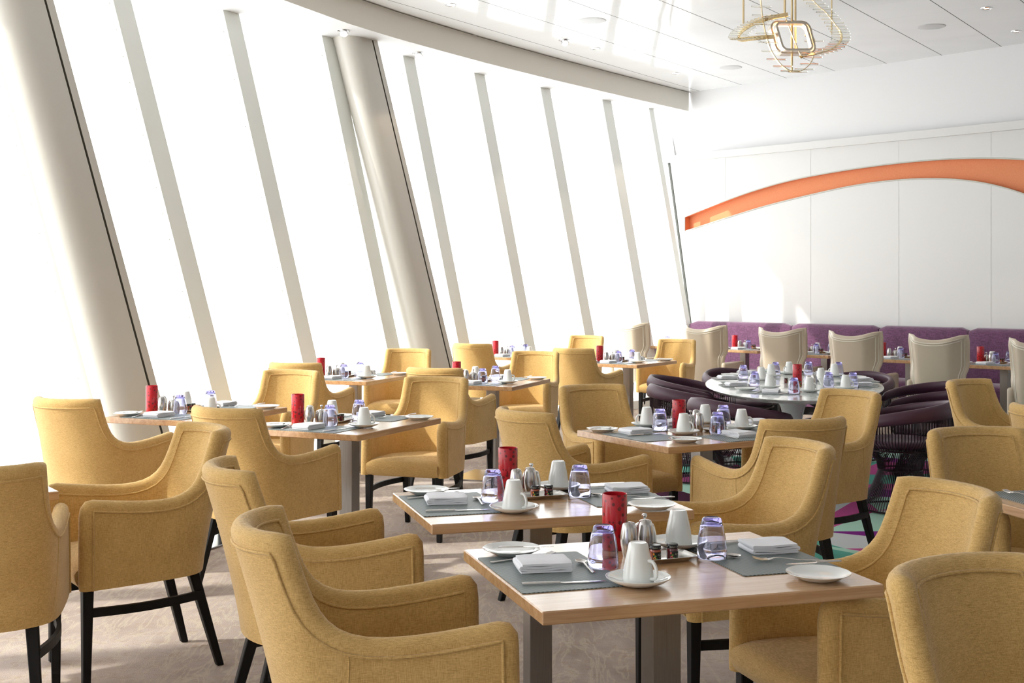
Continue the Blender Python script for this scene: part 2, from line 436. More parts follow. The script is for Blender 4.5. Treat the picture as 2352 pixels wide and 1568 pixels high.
g.grid([[wp(edge_a(z), z) for z in zs], [wp(xs[0] if z else .08, z) for z in zs]])
g.grid([[wp(xs[-1], z) for z in (0, BZ)], [wp(9, z) for z in (0, BZ)]])
D = .10
g.grid([[wp(x, lerp(tc, x)) for x in xs], [wp(x, lerp(tc, x), D) for x in xs]], mi=1)
g.grid([[wp(x, lerp(bc, x)) for x in xs], [wp(x, lerp(bc, x), D) for x in xs]], mi=1)
g.grid([[wp(xs[0], lerp(bc, xs[0])), wp(xs[0], lerp(tc, xs[0]))], [wp(xs[0], lerp(bc, xs[0]), D), wp(xs[0], lerp(tc, xs[0]), D)]], mi=1)
# leaning dark edge of the panel
g.hexa([wp(edge_a(0)-.03, 0, -.012), wp(edge_a(0), 0, -.012), wp(edge_a(0), 0, .05), wp(edge_a(0)-.03, 0, .05)],
       [wp(edge_a(BZ)-.03, BZ, -.012), wp(edge_a(BZ), BZ, -.012), wp(edge_a(BZ), BZ, .05), wp(edge_a(BZ)-.03, BZ, .05)], 2)
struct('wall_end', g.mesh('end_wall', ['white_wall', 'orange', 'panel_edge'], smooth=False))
g = G(); g.grid([[wp(x, lerp(tc, x)+.05, D) for x in xs], [wp(x, lerp(bc, x)-.05, D) for x in xs]])
rb = ob('recess_panel', g.mesh('recess_back', 'orange', smooth=False)); rb['kind'] = 'structure'; rb.name = 'trim_34'
g = G()
for c in (tc, bc): g.tube([wp(x, z, -.003) for x, z in c], .009, 5)
g.tube([wp(xs[0], lerp(bc, xs[0]), -.003), wp(xs[0], lerp(tc, xs[0]), -.003)], .009, 5)
struct('trim_35', g.mesh('recess_edge', 'frame_metal'))
# panel seams
for k, a in enumerate((.47, 1.762, 2.943, 4.047)):
    g = G()
    for z0, z1 in ((0, lerp(bc, a)-.015), (lerp(tc, a)+.015, BZ)):
        p, q = wp(a-.0022, z0, -.0015), wp(a+.0022, z0, -.0015)
        g.add([p, q, V((q.x, q.y, z1)), V((p.x, p.y, z1))], [(0, 1, 2, 3)])
    struct('trim_%d' % (36+k), g.mesh('panel_seam', 'seam', smooth=False))
# ledge band and upper wall
g = G().hexa([wp(edge_a(BZ)-.10, BZ, -.05), wp(9, BZ, -.05), wp(9, BZ, .12), wp(edge_a(BZ)-.10, BZ, .12)],
             [wp(edge_a(BZ)-.12, BZ+.09, -.05), wp(9, BZ+.09, -.05), wp(9, BZ+.09, .12), wp(edge_a(BZ)-.12, BZ+.09, .12)])
struct('trim_40', g.mesh('wall_ledge', 'white_wall', smooth=False))
g = G().grid([[wp(edge_a(BZ)-.52, BZ+.05, .10), wp(9, BZ+.05, .10)], [wp(edge_a(4.2)-.52, 4.2, 0), wp(9, 4.2, 0)]])
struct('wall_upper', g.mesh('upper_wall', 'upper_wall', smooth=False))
# strip between the last window and the panel
g = G().grid([[wp(edge_a(z)-.5, z, .06) for z in (0, 4.2)], [wp(edge_a(z)+.05, z, .06) for z in (0, 4.2)]])
struct('trim_41', g.mesh('end_strip', 'white_wall', smooth=False))
struct('wall_right', G().box(9.0, 9.1, glass_bot[-1][1], 9.9, 0, HC).mesh('right_wall', 'upper_wall', smooth=False))
struct('wall_back', G().box(glass_top[-1][0], 9.0, glass_bot[-1][1]-.1, glass_bot[-1][1], 0, HC).mesh('back_wall', 'upper_wall', smooth=False))

# ------------------------------------------------------------------ rug with triangles
rugp = [(1.0, 9.2), (1.22, 7.2), (1.55, 5.9), (2.6, 5.0), (5.2, 5.2), (5.6, 9.5), (4.4, 11.4), (2.6, 11.6), (1.35, 10.8)]
g = G(); g.prism(rugp, .0008, .0025, 5)
rnd = random.Random(11); nx, ny = 9, 13
def inside(p):
    c = False; n = len(rugp)
    for i in range(n):
        a, b = rugp[i], rugp[(i+1) % n]
        if (a[1] > p[1]) != (b[1] > p[1]) and p[0] < (b[0]-a[0])*(p[1]-a[1])/(b[1]-a[1])+a[0]: c = not c
    return c
P = {}
for i in range(nx+1):
    for j in range(ny+1): P[i, j] = (.9+i*.55+rnd.uniform(-.15, .15), 4.9+j*.55+rnd.uniform(-.15, .15))
for i in range(nx):
    for j in range(ny):
        q = [P[i, j], P[i+1, j], P[i+1, j+1], P[i, j+1]]
        for tri in (([0, 1, 2], [0, 2, 3]) if rnd.random() < .5 else ([0, 1, 3], [1, 2, 3])):
            t = [q[k] for k in tri]
            if sum(inside(p) for p in t) >= 2: g.add([(p[0], p[1], .003) for p in t], [(0, 1, 2)], rnd.choice([0, 0, 1, 1, 2, 3, 3, 4, 4]))
tag(ob('rug', g.mesh('rug', RUGC, smooth=False)), 'rug of teal, magenta and purple triangles under the oval marble table', 'rug')

# ------------------------------------------------------------------ mustard armchair
H_ = .0265
def arm_path():
    P_ = [(0, .507), (.05, .504), (.10, .494), (.145, .476), (.182, .452), (.205, .420), (.220, .37), (.230, .29), (.238, .18), (.243, .08), (.245, .028)]
    out = []
    for i in range(len(P_)-1):
        p0, p1, p2, p3 = P_[max(i-1, 0)], P_[i], P_[i+1], P_[min(i+2, len(P_)-1)]
        for k in range(10):
            t = k/10
            out.append(tuple(.5*((2*p1[a])+(-p0[a]+p2[a])*t+(2*p0[a]-5*p1[a]+4*p2[a]-p3[a])*t*t+(-p0[a]+3*p1[a]-3*p2[a]+p3[a])*t**3) for a in (0, 1)))
    out.append(P_[-1]); return out
AP = arm_path()
AS = [0]
for a, b in zip(AP, AP[1:]): AS.append(AS[-1]+hypot(b[0]-a[0], b[1]-a[1]))
SM = AS[-1]
def ap(s):
    sg = -1 if s < 0 else 1; s = min(abs(s), SM)
    for i in range(len(AS)-1):
        if s <= AS[i+1]+1e-9: break
    f = (s-AS[i])/(AS[i+1]-AS[i]); return (sg*(AP[i][0]+(AP[i+1][0]-AP[i][0])*f), AP[i][1]+(AP[i+1][1]-AP[i][1])*f)
def s_of_y(y):
    for i in range(len(AS)-1):
        if AP[i+1][1] <= y: return AS[i]+(AS[i+1]-AS[i])*(AP[i][1]-y)/(AP[i][1]-AP[i+1][1])
    return SM
ZB = .375
def Msurf(s, z):
    x, y = ap(s); tau = max(0, (z-ZB)/.545); k = 1+.26*tau**1.25
    return V((x*(1-.03*tau), .28-y*k, z))
def Mnorm(s, z):
    e = .004; a = Msurf(s+e, z)-Msurf(s-e, z); b = Msurf(s, z+e)-Msurf(s, z-e); n = a.cross(b).normalized()
    c = V((0, .05, z)); p = Msurf(s, z)
    return n if n.dot(p-c) > 0 else -n
BT = .893
def ztop_list():
    L = [(s_of_y(.50)*k/4, BT) for k in range(5)]
    L = []
    sc = s_of_y(.438)
    for k in range(10): L.append(((sc-.014)*k/9, BT))
    L += [(sc, BT-.002)]
    for y, z in ((.4365, .865), (.4345, .83), (.431, .79), (.426, .755), (.418, .725), (.405, .699), (.384, .677), (.356, .662), (.32, .653), (.275, .650), (.22, .652), (.16, .658), (.11, .665), (.075, .670)): L.append((s_of_y(y), z))
    L += [(SM-.016, .675), (SM-.006, .673), (SM, .664)]
    return L
TL = ztop_list()
cols_ = [(-s, z) for s, z in reversed(TL[1:])]+TL
NR = 12
def shell():
    g = G(); out_rows = []; in_rows = []
    grid = []
    for (s, zt) in cols_:
        grid.append([(s, ZB+(zt-ZB)*k/NR) for k in range(NR+1)])
    n = len(grid)
    Mp = [[Msurf(*q) for q in c] for c in grid]; Nn = [[Mnorm(*q) for q in c] for c in grid]
    outer = [[Mp[i][k]+Nn[i][k]*H_ for k in range(NR+1)] for i in range(n)]
    inner = [[Mp[i][k]-Nn[i][k]*(H_+(.006 if 0 < k < NR else 0)) for k in range(NR+1)] for i in range(n)]
    g.grid(outer); g.grid(inner)
    # boundary loop
    bl = [(0, k) for k in range(0, NR)]+[(i, NR) for i in range(n)]+[(n-1, k) for k in range(NR-1, -1, -1)]
    pts = [Mp[i][k] for i, k in bl]; nn = [Nn[i][k] for i, k in bl]
    rows = []; es = []
    mit = []
    for j in range(len(bl)):
        t1 = (pts[min(j+1, len(bl)-1)]-pts[j]); t0 = (pts[j]-pts[max(j-1, 0)])
        t1 = t1.normalized() if t1.length > 1e-7 else t0.normalized(); t0 = t0.normalized() if t0.length > 1e-7 else t1
        t = (t0+t1).normalized(); e = t.cross(nn[j]).normalized(); mit.append(min(1.32, 1/max(.3, t.dot(t0))))
        if j == 0 or (es and e.dot(es[-1]) < 0): pass
        es.append(e)
    # make e point outward (up at back centre)
    mid = len(bl)//2
    if es[mid].z < 0: es = [-e for e in es]
    for j in range(len(bl)):
        i, k = bl[j]; a = outer[i][k]; b = inner[i][k]; m = (a+b)/2; r = (a-b)/2; rl = r.length
        rows.append([m+r*cos(pi*q/8)+es[j]*(rl*1.05*mit[j]*sin(pi*q/8)) for q in range(9)])
    g.grid(rows)
    # bottom closing strip
    g.grid([[outer[i][0] for i in range(n)], [inner[i][0] for i in range(n)]])
    me = g.mesh('chair_shell', 'mustard', angle=70)
    bm = bmesh.new(); bm.from_mesh(me); bmesh.ops.remove_doubles(bm, verts=bm.verts, dist=.0004); bmesh.ops.recalc_face_normals(bm, faces=bm.faces); bm.to_mesh(me); bm.free()
    me.polygons.foreach_set('use_smooth', [True]*len(me.polygons)); me.set_sharp_from_angle(angle=R(75))
    # piping: inset line in (s,z), both faces
    off = []
    B2 = [(grid[i][k][0], grid[i][k][1]) for i, k in bl]
    for j in range(len(B2)):
        a = B2[max(j-1, 0)]; b = B2[min(j+1, len(B2)-1)]; t = V((b[0]-a[0], b[1]-a[1]))
        if t.length < 1e-6: continue
        t.normalize(); q = (B2[j][0]+t.y*.012, B2[j][1]-t.x*.012)
        if min(hypot(q[0]-c[0], q[1]-c[1]) for c in B2) > .0105 and abs(q[0]) < SM-.010: off.append(q)
    gp = G()
    for sg in (1, -1):
        gp.tube([Msurf(*q)+Mnorm(*q)*(sg*(H_+(.0015 if sg > 0 else .004))) for q in off], .0042, 5)
    # side seams on the outside and centre curves inside
    for sg in (1, -1):
        seam = [(sg*(s_of_y(.355)+(s_of_y(.43)-s_of_y(.355))*((k/10)**1.5)), .655-(.655-.39)*k/10) for k in range(11)]
        gp.tube([Msurf(*q)+Mnorm(*q)*(H_-.0005) for q in seam], .0022, 5)
    return me, gp.mesh('chair_piping', 'mustard', angle=80)
def seatmesh():
    g = G(); prof = [(.012, .378), (.000, .39), (-.010, .41), (-.012, .432), (-.004, .449), (.015, .461), (.05, .468), (.14, .472), (.28, .468), (.46, .455)]
    rows = []
    def hw(y):
        best = .22
        for i in range(len(AP)-1):
            if AP[i+1][1] <= y <= AP[i][1]: best = AP[i+1][0]; break
        if y < .028: best = .245
        return best-H_+.006 if y < .40 else min(best-H_+.006, .17)
    for y, z in prof:
        w = hw(max(y, .028)); rows.append([V((w*u, .28-y*1.02, z+(.010*(1-abs(u)**2.5) if z > .44 else 0)-(.006 if abs(u) == 1 and z > .44 else 0))) for u in [-1+2*k/12 for k in range(13)]])
    rows.append([V((v.x, v.y, .380)) for v in rows[-1]]); rows.append(rows[0]); g.grid(rows)
    b = len(rows[0]); n = len(rows)
    g.f.append(tuple(i*b for i in range(n-1))); g.f.append(tuple(i*b+b-1 for i in range(n-1))); g.mi += [0, 0]
    # underside panel
    und = [(ap(s)[0], .28-ap(s)[1], ) for s in [-SM+2*SM*k/30 for k in range(31)]]
    g.prism(und, .372, .384)
    return g.mesh('chair_seat', 'mustard', angle=60)
def legm(p0, w0, p1, w1, z0=.39, mats='black_wood'):
    g = G()
    def sq(p, w, z): return [(p[0]-w, p[1]-w, z), (p[0]+w, p[1]-w, z), (p[0]+w, p[1]+w, z), (p[0]-w, p[1]+w, z)]
    g.hexa(sq(p1, w1, 0), sq(p0, w0, z0)); me = g.mesh('leg', mats, smooth=False)
    bm = bmesh.new(); bm.from_mesh(me); bmesh.ops.bevel(bm, geom=bm.edges[:], offset=.003, segments=1, affect='EDGES'); bm.to_mesh(me); bm.free(); return me
def stretch(sg):
    pts = []
    for k in range(13):
        t = k/12; y = .235+(-.205-.235)*t; x = sg*(.222+(.185-.222)*t+.035*sin(pi*t)); pts.append((x, y, .285))
    g = G(); rows = []
    for i, p in enumerate(pts):
        p = V(p); rows.append([p+V((.008, 0, .016)), p+V((-.008, 0, .016)), p+V((-.008, 0, -.016)), p+V((.008, 0, -.016))])
    g.grid(rows, True); g.f += [(0, 1, 2, 3), tuple(len(g.v)-4+i for i in range(4))]; g.mi += [0, 0]
    return g.mesh('stretcher', 'black_wood', smooth=False)
shm, pim = shell()
ARM = ('armchair', None, [('upholstered_shell', shm), ('piping', pim), ('seat_cushion', seatmesh()),
       ('leg', legm((.222, .245), .020, (.224, .25), .014)), ('leg', legm((-.222, .245), .020, (-.224, .25), .014)),
       ('leg', legm((.165, -.17), .021, (.195, -.275), .014)), ('leg', legm((-.165, -.17), .021, (-.195, -.275), .014)),
       ('stretcher', stretch(1)), ('stretcher', stretch(-1))])
def chair(cx, cy, face, label, proto=ARM, group='mustard armchairs', back=.28, cat='chair'):
    a = R(face); return make(proto, (cx+cos(a)*back, cy+sin(a)*back, 0), a-pi/2, label, cat, group)
CH = [
 (-2.279, 6.322, 66, 'mustard armchair seen from behind at far left, beside the big ivory column'),
 (-1.255, 5.033, -145, 'mustard armchair at left facing the left edge, its black legs fully in view'),
 (-1.70, 3.92, 108, 'mustard armchair cut off by the left edge of the photo, back towards us'),
 (-1.353, 5.844, 60, 'mustard armchair seen from behind at the near end of the table left of centre'),
 (-.890, 3.966, 21, 'mustard armchair on the left of the second-nearest table'),
 (-.583, 3.01, 13, 'nearest mustard armchair in the foreground, left of the nearest table'),
 (-.47, 7.772, -108, 'mustard armchair facing us at the far end of the table left of centre'),
 (-.55, 8.70, 70, 'mustard armchair seen from behind, mostly hidden by the chair facing us before it'),
 (-1.631, 9.296, 75, 'mustard armchair seen from behind at the small far table nearest the left column'),
 (-1.487, 8.404, -109, 'mustard armchair facing us at the far end of the table by the big column'),
 (-.945, 11.36, -100, 'far mustard armchair facing us just left of the second leaning column foot'),
 (-.406, 12.466, 69, 'far mustard armchair seen from behind, just right of the second leaning column foot'),
 (.211, 10.90, -107, 'far mustard armchair facing us at the right end of the centre-left far table'),
 (.051, 5.705, 33, 'mustard armchair seen from behind at the left end of the four-seat table'),
 (.455, 7.136, -65, 'mustard armchair facing us behind the back left edge of the four-seat table'),
 (.56, 11.48, 60, 'far mustard armchair seen from behind at the far centre table'),
 (.879, 14.505, -116, 'farthest mustard armchair, small, in front of the windows beside a cream wing chair'),
 (1.793, 13.44, -117, 'far mustard armchair facing us at the right end of the far centre table'),
 (1.845, 6.74, -150, 'mustard armchair at the right end of the four-seat table, before the purple wire chairs'),
 (1.264, 5.351, 110, 'mustard armchair seen from behind on the near side of the four-seat table'),
 (1.045, 4.506, -163, 'mustard armchair on the right of the second-nearest table, facing left'),
 (1.237, 3.512, -163, 'mustard armchair on the right of the nearest table, seat in full view'),
 (.915, 2.525, -59, 'mustard armchair cropped in the bottom right corner of the photo'),
 (1.84, 4.94, -77, 'mustard armchair facing us at right edge behind the cropped right-hand table'),
 (2.771, 7.541, -52, 'mustard armchair facing us at right, in front of the rightmost cream wing chairs'),
 (2.53, 5.90, 25, 'mustard armchair of which only a sliver shows at the right edge'),
]
for c in CH: chair(*c)

# ------------------------------------------------------------------ cream wing chair
def wingchair():
    # back: grid in (u,z), concave top, flared ears
    g = G(); rows = []; n = 16; gp = G()
    def pt(u, t, off=0):
        z0 = .34; ztop = .965+.060*abs(u)**2.2
        z = z0+(ztop-z0)*t
        w = .205+.035*t
        def ss(x): x = min(1, max(0, x)); return x*x*(3-2*x)
        wing = .05+.075*ss((t-.46)/.16)
        y = -.22-.10*t+.03*u*u+wing*max(0, (abs(u)-.62)/.38)**1.5
        w += .012*ss((t-.46)/.16)
        return V((w*u, y+off, z))
    us = [-1+2*k/n for k in range(n+1)]; ts = [k/16 for k in range(17)]
    back = [[pt(u, t, -.035) for t in ts] for u in us]; front = [[pt(u, t, .035) for t in ts] for u in us]
    g.grid(back); g.grid(front)
    bl = [(0, k) for k in range(16)]+[(i, 16) for i in range(n+1)]+[(n, k) for k in range(15, -1, -1)]
    rws = []
    for j, (i, k) in enumerate(bl):
        a, b = back[i][k], front[i][k]; m = (a+b)/2; r = (a-b)/2
        A = back[bl[max(j-1, 0)][0]][bl[max(j-1, 0)][1]]; B = back[bl[min(j+1, len(bl)-1)][0]][bl[min(j+1, len(bl)-1)][1]]
        t = (B-A).normalized(); e = t.cross(V((0, -1, 0))).normalized()
        if e.dot(m-V((0, m.y, .65))) < 0: e = -e
        rws.append([m+r*cos(pi*q/6)+e*r.length*sin(pi*q/6) for q in range(7)])
    g.grid(rws); g.grid([[back[i][0] for i in range(n+1)], [front[i][0] for i in range(n+1)]])
    bk = g.mesh('wing_back', 'cream_leather', angle=60)
    for d, yo in ((.0, -.037), (.018, -.036)):
        pts = []
        for (i, k) in bl:
            u, t = us[i], ts[k]; sc = 1-d/.25; p = pt(u*sc, max(0, t-d/.6*(t > .9)), yo); pts.append(p)
        gp.tube(pts, .0045, 5)
    pip = gp.mesh('wing_piping', 'welt')
    seat = bevbox('wing_seat', -.22, .22, -.2, .28, .30, .47, .03, 'cream_leather', 3)
    arm = bevbox('wing_arm', .225, .285, -.22, .27, .28, .62, .025, 'cream_leather', 3)
    arm2 = bevbox('wing_arm2', -.285, -.225, -.22, .27, .28, .62, .025, 'cream_leather', 3)
    legs = [('leg', legm((sx*.22, sy), .02, (sx*.23, sy+(.0 if sy > 0 else -.05)), .014, .31)) for sx in (1, -1) for sy in (.23, -.17)]
    return ('wing_chair', None, [('backrest', bk, None, [('piping', pip)]), ('seat', seat), ('armrest', arm), ('armrest', arm2)]+legs)
WING = wingchair()
wd = ['leftmost cream leather wing chair, standing before the windows', 'second cream leather wing chair from the left, behind a mustard armchair',
      'third cream leather wing chair from the left, behind the oval marble table', 'fourth cream leather wing chair from the left, along the purple banquette',
      'fifth cream leather wing chair from the left, beside the mustard armchair at right', 'cream leather wing chair cut off by the right edge of the photo']
WC = [(1430, 15.3), (1603, 14.25), (1794, 13.3), (1966.5, 12.2), (2154, 11.15)]
for i, (x, y) in enumerate([(1.36, 15.3), (2.135, 14.25), (2.82, 13.3), (3.32, 12.25), (3.84, 11.35), (4.40, 10.4)]):
    f = 47 if i < 4 else 45
    chair(x, y, 52, wd[i], WING, 'cream leather wing chairs', .34)

# ------------------------------------------------------------------ purple wire chair
def wirechair():
    g = G(); n = 84
    def ring(r, z): return [V((r*cos(2*pi*k/48), r*sin(2*pi*k/48), z)) for k in range(48)]
    for k in range(n):
        a = 2*pi*k/n; pr = [(.255, .012), (.235, .06), (.175, .17), (.14, .26), (.15, .33), (.20, .385), (.265, .415)]
        g.tube([V((r*cos(a), r*sin(a), z)) for r, z in pr], .0029, 4)
    base = g.mesh('wire_base', 'plum_metal'); g = G()
    g.tube(ring(.255, .012), .007, 5, True); g.tube(ring(.142, .27), .005, 5, True); g.tube(ring(.265, .415), .008, 5, True)
    rings = g.mesh('rings', 'plum_metal')
    g = G(); back = 255; m = 76
    def rail(f):  # f -1..1 ; 0 is the back
        a = R(-90+f*back/2); z = .690-.10*abs(f)**1.6; r = .335+.02*abs(f); return V((r*cos(a), r*sin(a)*1.0, z))
    for k in range(m+1):
        f = -1+2*k/m; p = rail(f); a = R(-90+f*back/2); q = V((.262*cos(a), .262*sin(a), .415)); mid = (p+q)/2+V((cos(a)*.035, sin(a)*.035, -.04))
        g.tube([q, mid, p], .0032, 4)
    bw = g.mesh('wire_back', 'plum_metal')
    g = G(); rows = []
    for k in range(49):
        f = -1+2*k/48; p = rail(f); a = R(-90+f*back/2); o = V((cos(a), sin(a), 0)); w = .027*(1-.6*max(0, abs(f)-.9)/.1); hgt = .052*(1-.25*abs(f)) if abs(f) < .97 else .02
        sec = []
        for q in range(10):
            t = 2*pi*q/10; sec.append(p+o*(w*cos(t)-.01*sin(t))+V((0, 0, hgt*sin(t))))
        rows.append(sec)
    g.grid(rows, True); g.f += [tuple(range(10)), tuple(len(g.v)-10+i for i in range(10))]; g.mi += [0, 0]
    railm = g.mesh('rail', 'plum_leather', angle=80)
    g = G().lathe([(0, .415), (.2, .415), (.252, .425), (.262, .445), (.25, .468), (.2, .478), (0, .482)], 36)
    seat = g.mesh('seat', 'plum_leather', angle=80)
    return ('wire_chair', None, [('wire_base', base, None, [('base_ring', rings)]), ('wire_back', bw), ('back_rail', railm, 'padded plum leather back rail'), ('seat', seat)])
WIRE = wirechair()
for x, y, f, l in [(1.56, 8.45, 25, 'plum wire chair at the near left end of the oval marble table'),
        (1.40, 9.55, 5, 'plum wire chair at the middle left side of the oval table'),
        (1.50, 10.45, -15, 'plum wire chair at the far left side of the oval table'),
        (2.08, 11.15, -60, 'plum wire chair with rounded back behind the left far end of the oval table'),
        (2.93, 10.75, -135, 'plum wire chair with rounded back behind the right far end of the oval table'),
        (3.25, 9.73, 195, 'plum wire chair on the right of the oval table, farthest of that side'),
        (3.02, 8.95, 180, 'plum wire chair on the right of the oval table, middle one'),
        (2.58, 8.25, 155, 'plum wire chair with wire base in full view, near right of oval table')]:
    make(WIRE, (x, y, .003), R(f)-pi/2, l, 'chair', 'plum wire chairs around the oval table')

# ------------------------------------------------------------------ banquette
def bq(a0, a1):
    o1, o2 = -.06, -.26
    g = G(); n = 20; rows = []
    # cross-section in (off, z)
    sec = [(-.06, .10), (-.06, .90), (-.07, .99), (-.10, 1.035), (-.15, 1.045), (-.19, 1.03), (-.215, .99), (-.235, .85), (-.27, .47), (-.27, .10)]
    m = 14
    for k in range(m+1):
        f = k/m; a = a0+.006+(a1-a0-.012)*f; e = min(f, 1-f)*(a1-a0); sh = (max(0, .05-e)/.05)**2
        rows.append([wp(a, z-(.03*sh if z > .9 else 0), o+(.02*sh if o < -.2 else 0)) for o, z in sec])
    g.grid(rows, True); g.f += [tuple(range(len(sec))), tuple(len(g.v)-len(sec)+i for i in range(len(sec)))]; g.mi += [0, 0]
    back = g.mesh('banquette_back', 'purple_velvet', angle=50)
    g = G(); sec = [(-.25, .10), (-.25, .46), (-.40, .475), (-.66, .465), (-.71, .44), (-.72, .40), (-.70, .10)]; rows = []
    for k in range(m+1):
        f = k/m; a = a0+.006+(a1-a0-.012)*f; rows.append([wp(a, z, o) for o, z in sec])
    g.grid(rows, True); g.f += [tuple(range(len(sec))), tuple(len(g.v)-len(sec)+i for i in range(len(sec)))]; g.mi += [0, 0]
    seat = g.mesh('banquette_seat', 'purple_velvet', angle=50)
    pl = G().hexa([wp(a0+.02, 0, -.06), wp(a1-.02, 0, -.06), wp(a1-.02, 0, -.62), wp(a0+.02, 0, -.62)], [wp(a0+.02, .10, -.06), wp(a1-.02, .10, -.06), wp(a1-.02, .10, -.62), wp(a0+.02, .10, -.62)]).mesh('plinth', 'black_wood', smooth=False)
    return ('banquette', None, [('backrest', back), ('seat', seat), ('plinth', pl)])
def a_of(x):
    r = (x-1176)/2850; return (16.3*r-2.37)/(.68+.735*r)
cuts = [.03, 1.61, 2.80, 3.88, 5.15, 6.4]
bl_ = ['leftmost plush purple banquette section against the end wall', 'second plush purple banquette section from the left', 'third plush purple banquette section from the left', 'fourth plush purple banquette section from the left, under the arch peak', 'plush purple banquette section beyond the right edge']
for i in range(4): make(bq(cuts[i], cuts[i+1]), (0, 0, 0), 0, bl_[i], 'bench', 'purple banquette sections')

# ------------------------------------------------------------------ tables
TZ = .745
def tableproto(L, Wd, B=.26):
    top = bevbox('tabletop', -L/2, L/2, -Wd/2, Wd/2, TZ-.032, TZ, .003, 'wood', 1)
    colm = bevbox('column', -.04, .04, -.04, .04, .008, TZ-.03, .002, 'steel', 1)
    bp = bevbox('base', -B, B, -B, B, 0, .012, .003, 'base_plate', 1)
    return ('dining_table', None, [('tabletop', top), ('column', colm), ('base_plate', bp)])
TP = tableproto(.89, .65); TPN = tableproto(.893, .70); TPM = tableproto(.89, .625); TP4 = tableproto(1.0, .785)

# --- tableware prototypes
def single(name, me, parts=()): return (name, me, list(parts))
def bez(P, n=6):
    P = [V(p) for p in P]; out = []; m = len(P)
    for i in range(m-1):
        p0, p1, p2, p3 = P[max(i-1, 0)], P[i], P[i+1], P[min(i+2, m-1)]
        for k in range(n):
            t = k/n; out.append(.5*((2*p1)+(-p0+p2)*t+(2*p0-5*p1+4*p2-p3)*t*t+(-p0+3*p1-3*p2+p3)*t**3))
    return out+[P[-1]]
def mug():
    o = [(r*.92, z) for r, z in [(0, .0965), (.018, .0965), (.022, .098), (.0255, .095), (.028, .085), (.034, .06), (.039, .035), (.0415, .012), (.042, .002), (.0405, 0), (.039, .002), (.0385, .012), (.036, .035), (.031, .06), (.0245, .088), (0, .090)]]
    g = G().lathe(o, 32); body = g.mesh('mug', 'china', angle=60)
    g = G(); g.tube(bez([(.030, 0, .056), (.044, 0, .055), (.053, 0, .044), (.056, 0, .030), (.052, 0, .016), (.036, 0, .012)]), .0045, 8)
    return single('mug', body, [('handle', g.mesh('mug_handle', 'china'))])
MUG = mug()
SAUCER = single('saucer', G().lathe([(0, .004), (.030, .004), (.034, .006), (.05, .008), (.07, .014), (.0795, .0195), (.081, .019), (.080, .016), (.068, .008), (.048, .002), (.046, 0), (.042, 0), (.042, .001), (0, .001)], 40).mesh('saucer', 'china', angle=60))
PLATE = single('side_plate', G().lathe([(0, .005), (.045, .005), (.06, .009), (.078, .0165), (.0805, .017), (.0805, .0155), (.062, .006), (.052, .001), (.050, 0), (.046, .001), (0, .001)], 40).mesh('side_plate', 'china', angle=60))
TUMBLER = single('tumbler', G().lathe([(r*1.11, z*.965) for r, z in [(0, .111), (.015, .111), (.018, .113), (.0225, .110), (.0245, .103), (.0285, .088), (.0335, .058), (.0362, .03), (.0372, .004), (.0366, 0), (.0356, .0015), (.0346, .03), (.0318, .058), (.0265, .088), (.0225, .098), (.014, .101), (0, .1015)]], 40).mesh('tumbler', 'blue_glass', angle=60))
CANDLE = single('candle_holder', G().lathe([(0, 0), (.033, 0), (.035, .003), (.035, .154), (.034, .156), (.032, .155), (.0315, .02), (0, .016)], 36).mesh('candle_holder', 'red', angle=60))
SHAKER = single('shaker', G().lathe([(r, z*.89) for r, z in [(0, 0), (.0165, 0), (.017, .003), (.0195, .015), (.0228, .035), (.024, .05), (.0235, .065), (.0205, .088), (.0175, .1), (.015, .104), (.006, .107), (0, .1075)]], 28).mesh('shaker', 'ribsteel', angle=60))
POT = single('sugar_pot', G().lathe([(0, 0), (.029, 0), (.033, .004), (.0345, .02), (.034, .04), (.030, .06), (.026, .068), (0, .07)], 28).mesh('sugar_pot', 'ribsteel', angle=60),
             [('lid', G().lathe([(0, .076), (.012, .0745), (.026, .069), (.027, .067), (0, .067)], 24).mesh('pot_lid', 'ribsteel', angle=60), None,
               [('knob', G().lathe([(.0035, .074), (.003, .085), (.007, .09), (.008, .094), (.006, .098), (0, .099)], 16).mesh('pot_knob', 'chrome', angle=60))])])
g = G()
def rrect(w, h, r, n=5):
    out = []
    for cx, cy, a0 in ((w/2-r, h/2-r, 0), (-w/2+r, h/2-r, 90), (-w/2+r, -h/2+r, 180), (w/2-r, -h/2+r, 270)):
        for k in range(n+1): a = R(a0+90*k/n); out.append((cx+r*cos(a), cy+r*sin(a)))
    return out
def trayrows():
    rows = []
    for w, h, z in ((.130, .062, .001), (.132, .064, .0005), (.150, .082, .008), (.170, .100, .013), (.171, .101, .0138), (.169, .099, .0145), (.150, .082, .0095), (.134, .066, .004), (.12, .05, .004)):
        rows.append([V((x, y, z)) for x, y in rrect(w, h, .014)])
    g = G().grid(rows, True); n = len(rows[0]); g.f += [tuple(range(n)), tuple(len(g.v)-n+i for i in range(n))]; g.mi += [0, 0]; return g.mesh('jam_tray', 'tray', angle=50)
TRAY = single('jam_tray', trayrows())
def textmesh(txt, size, mat, radius, z, ang, spacing=1):
    c = bpy.data.curves.new('t', 'FONT'); c.body = txt; c.size = size; c.align_x = 'CENTER'; c.extrude = .00005; c.resolution_u = 2; c.shear = .3 if size > .003 else 0
    o = bpy.data.objects.new('t', c); COL.objects.link(o); dg = bpy.context.evaluated_depsgraph_get(); me = bpy.data.meshes.new_from_object(o.evaluated_get(dg))
    COL.objects.unlink(o); bpy.data.objects.remove(o)
    vs = []
    for v in me.vertices:
        a = ang+v.co.x/radius; vs.append((radius*sin(a), -(radius+v.co.z)*cos(a), z+v.co.y))
    fs = [tuple(p.vertices) for p in me.polygons]; bpy.data.meshes.remove(me); return vs, fs
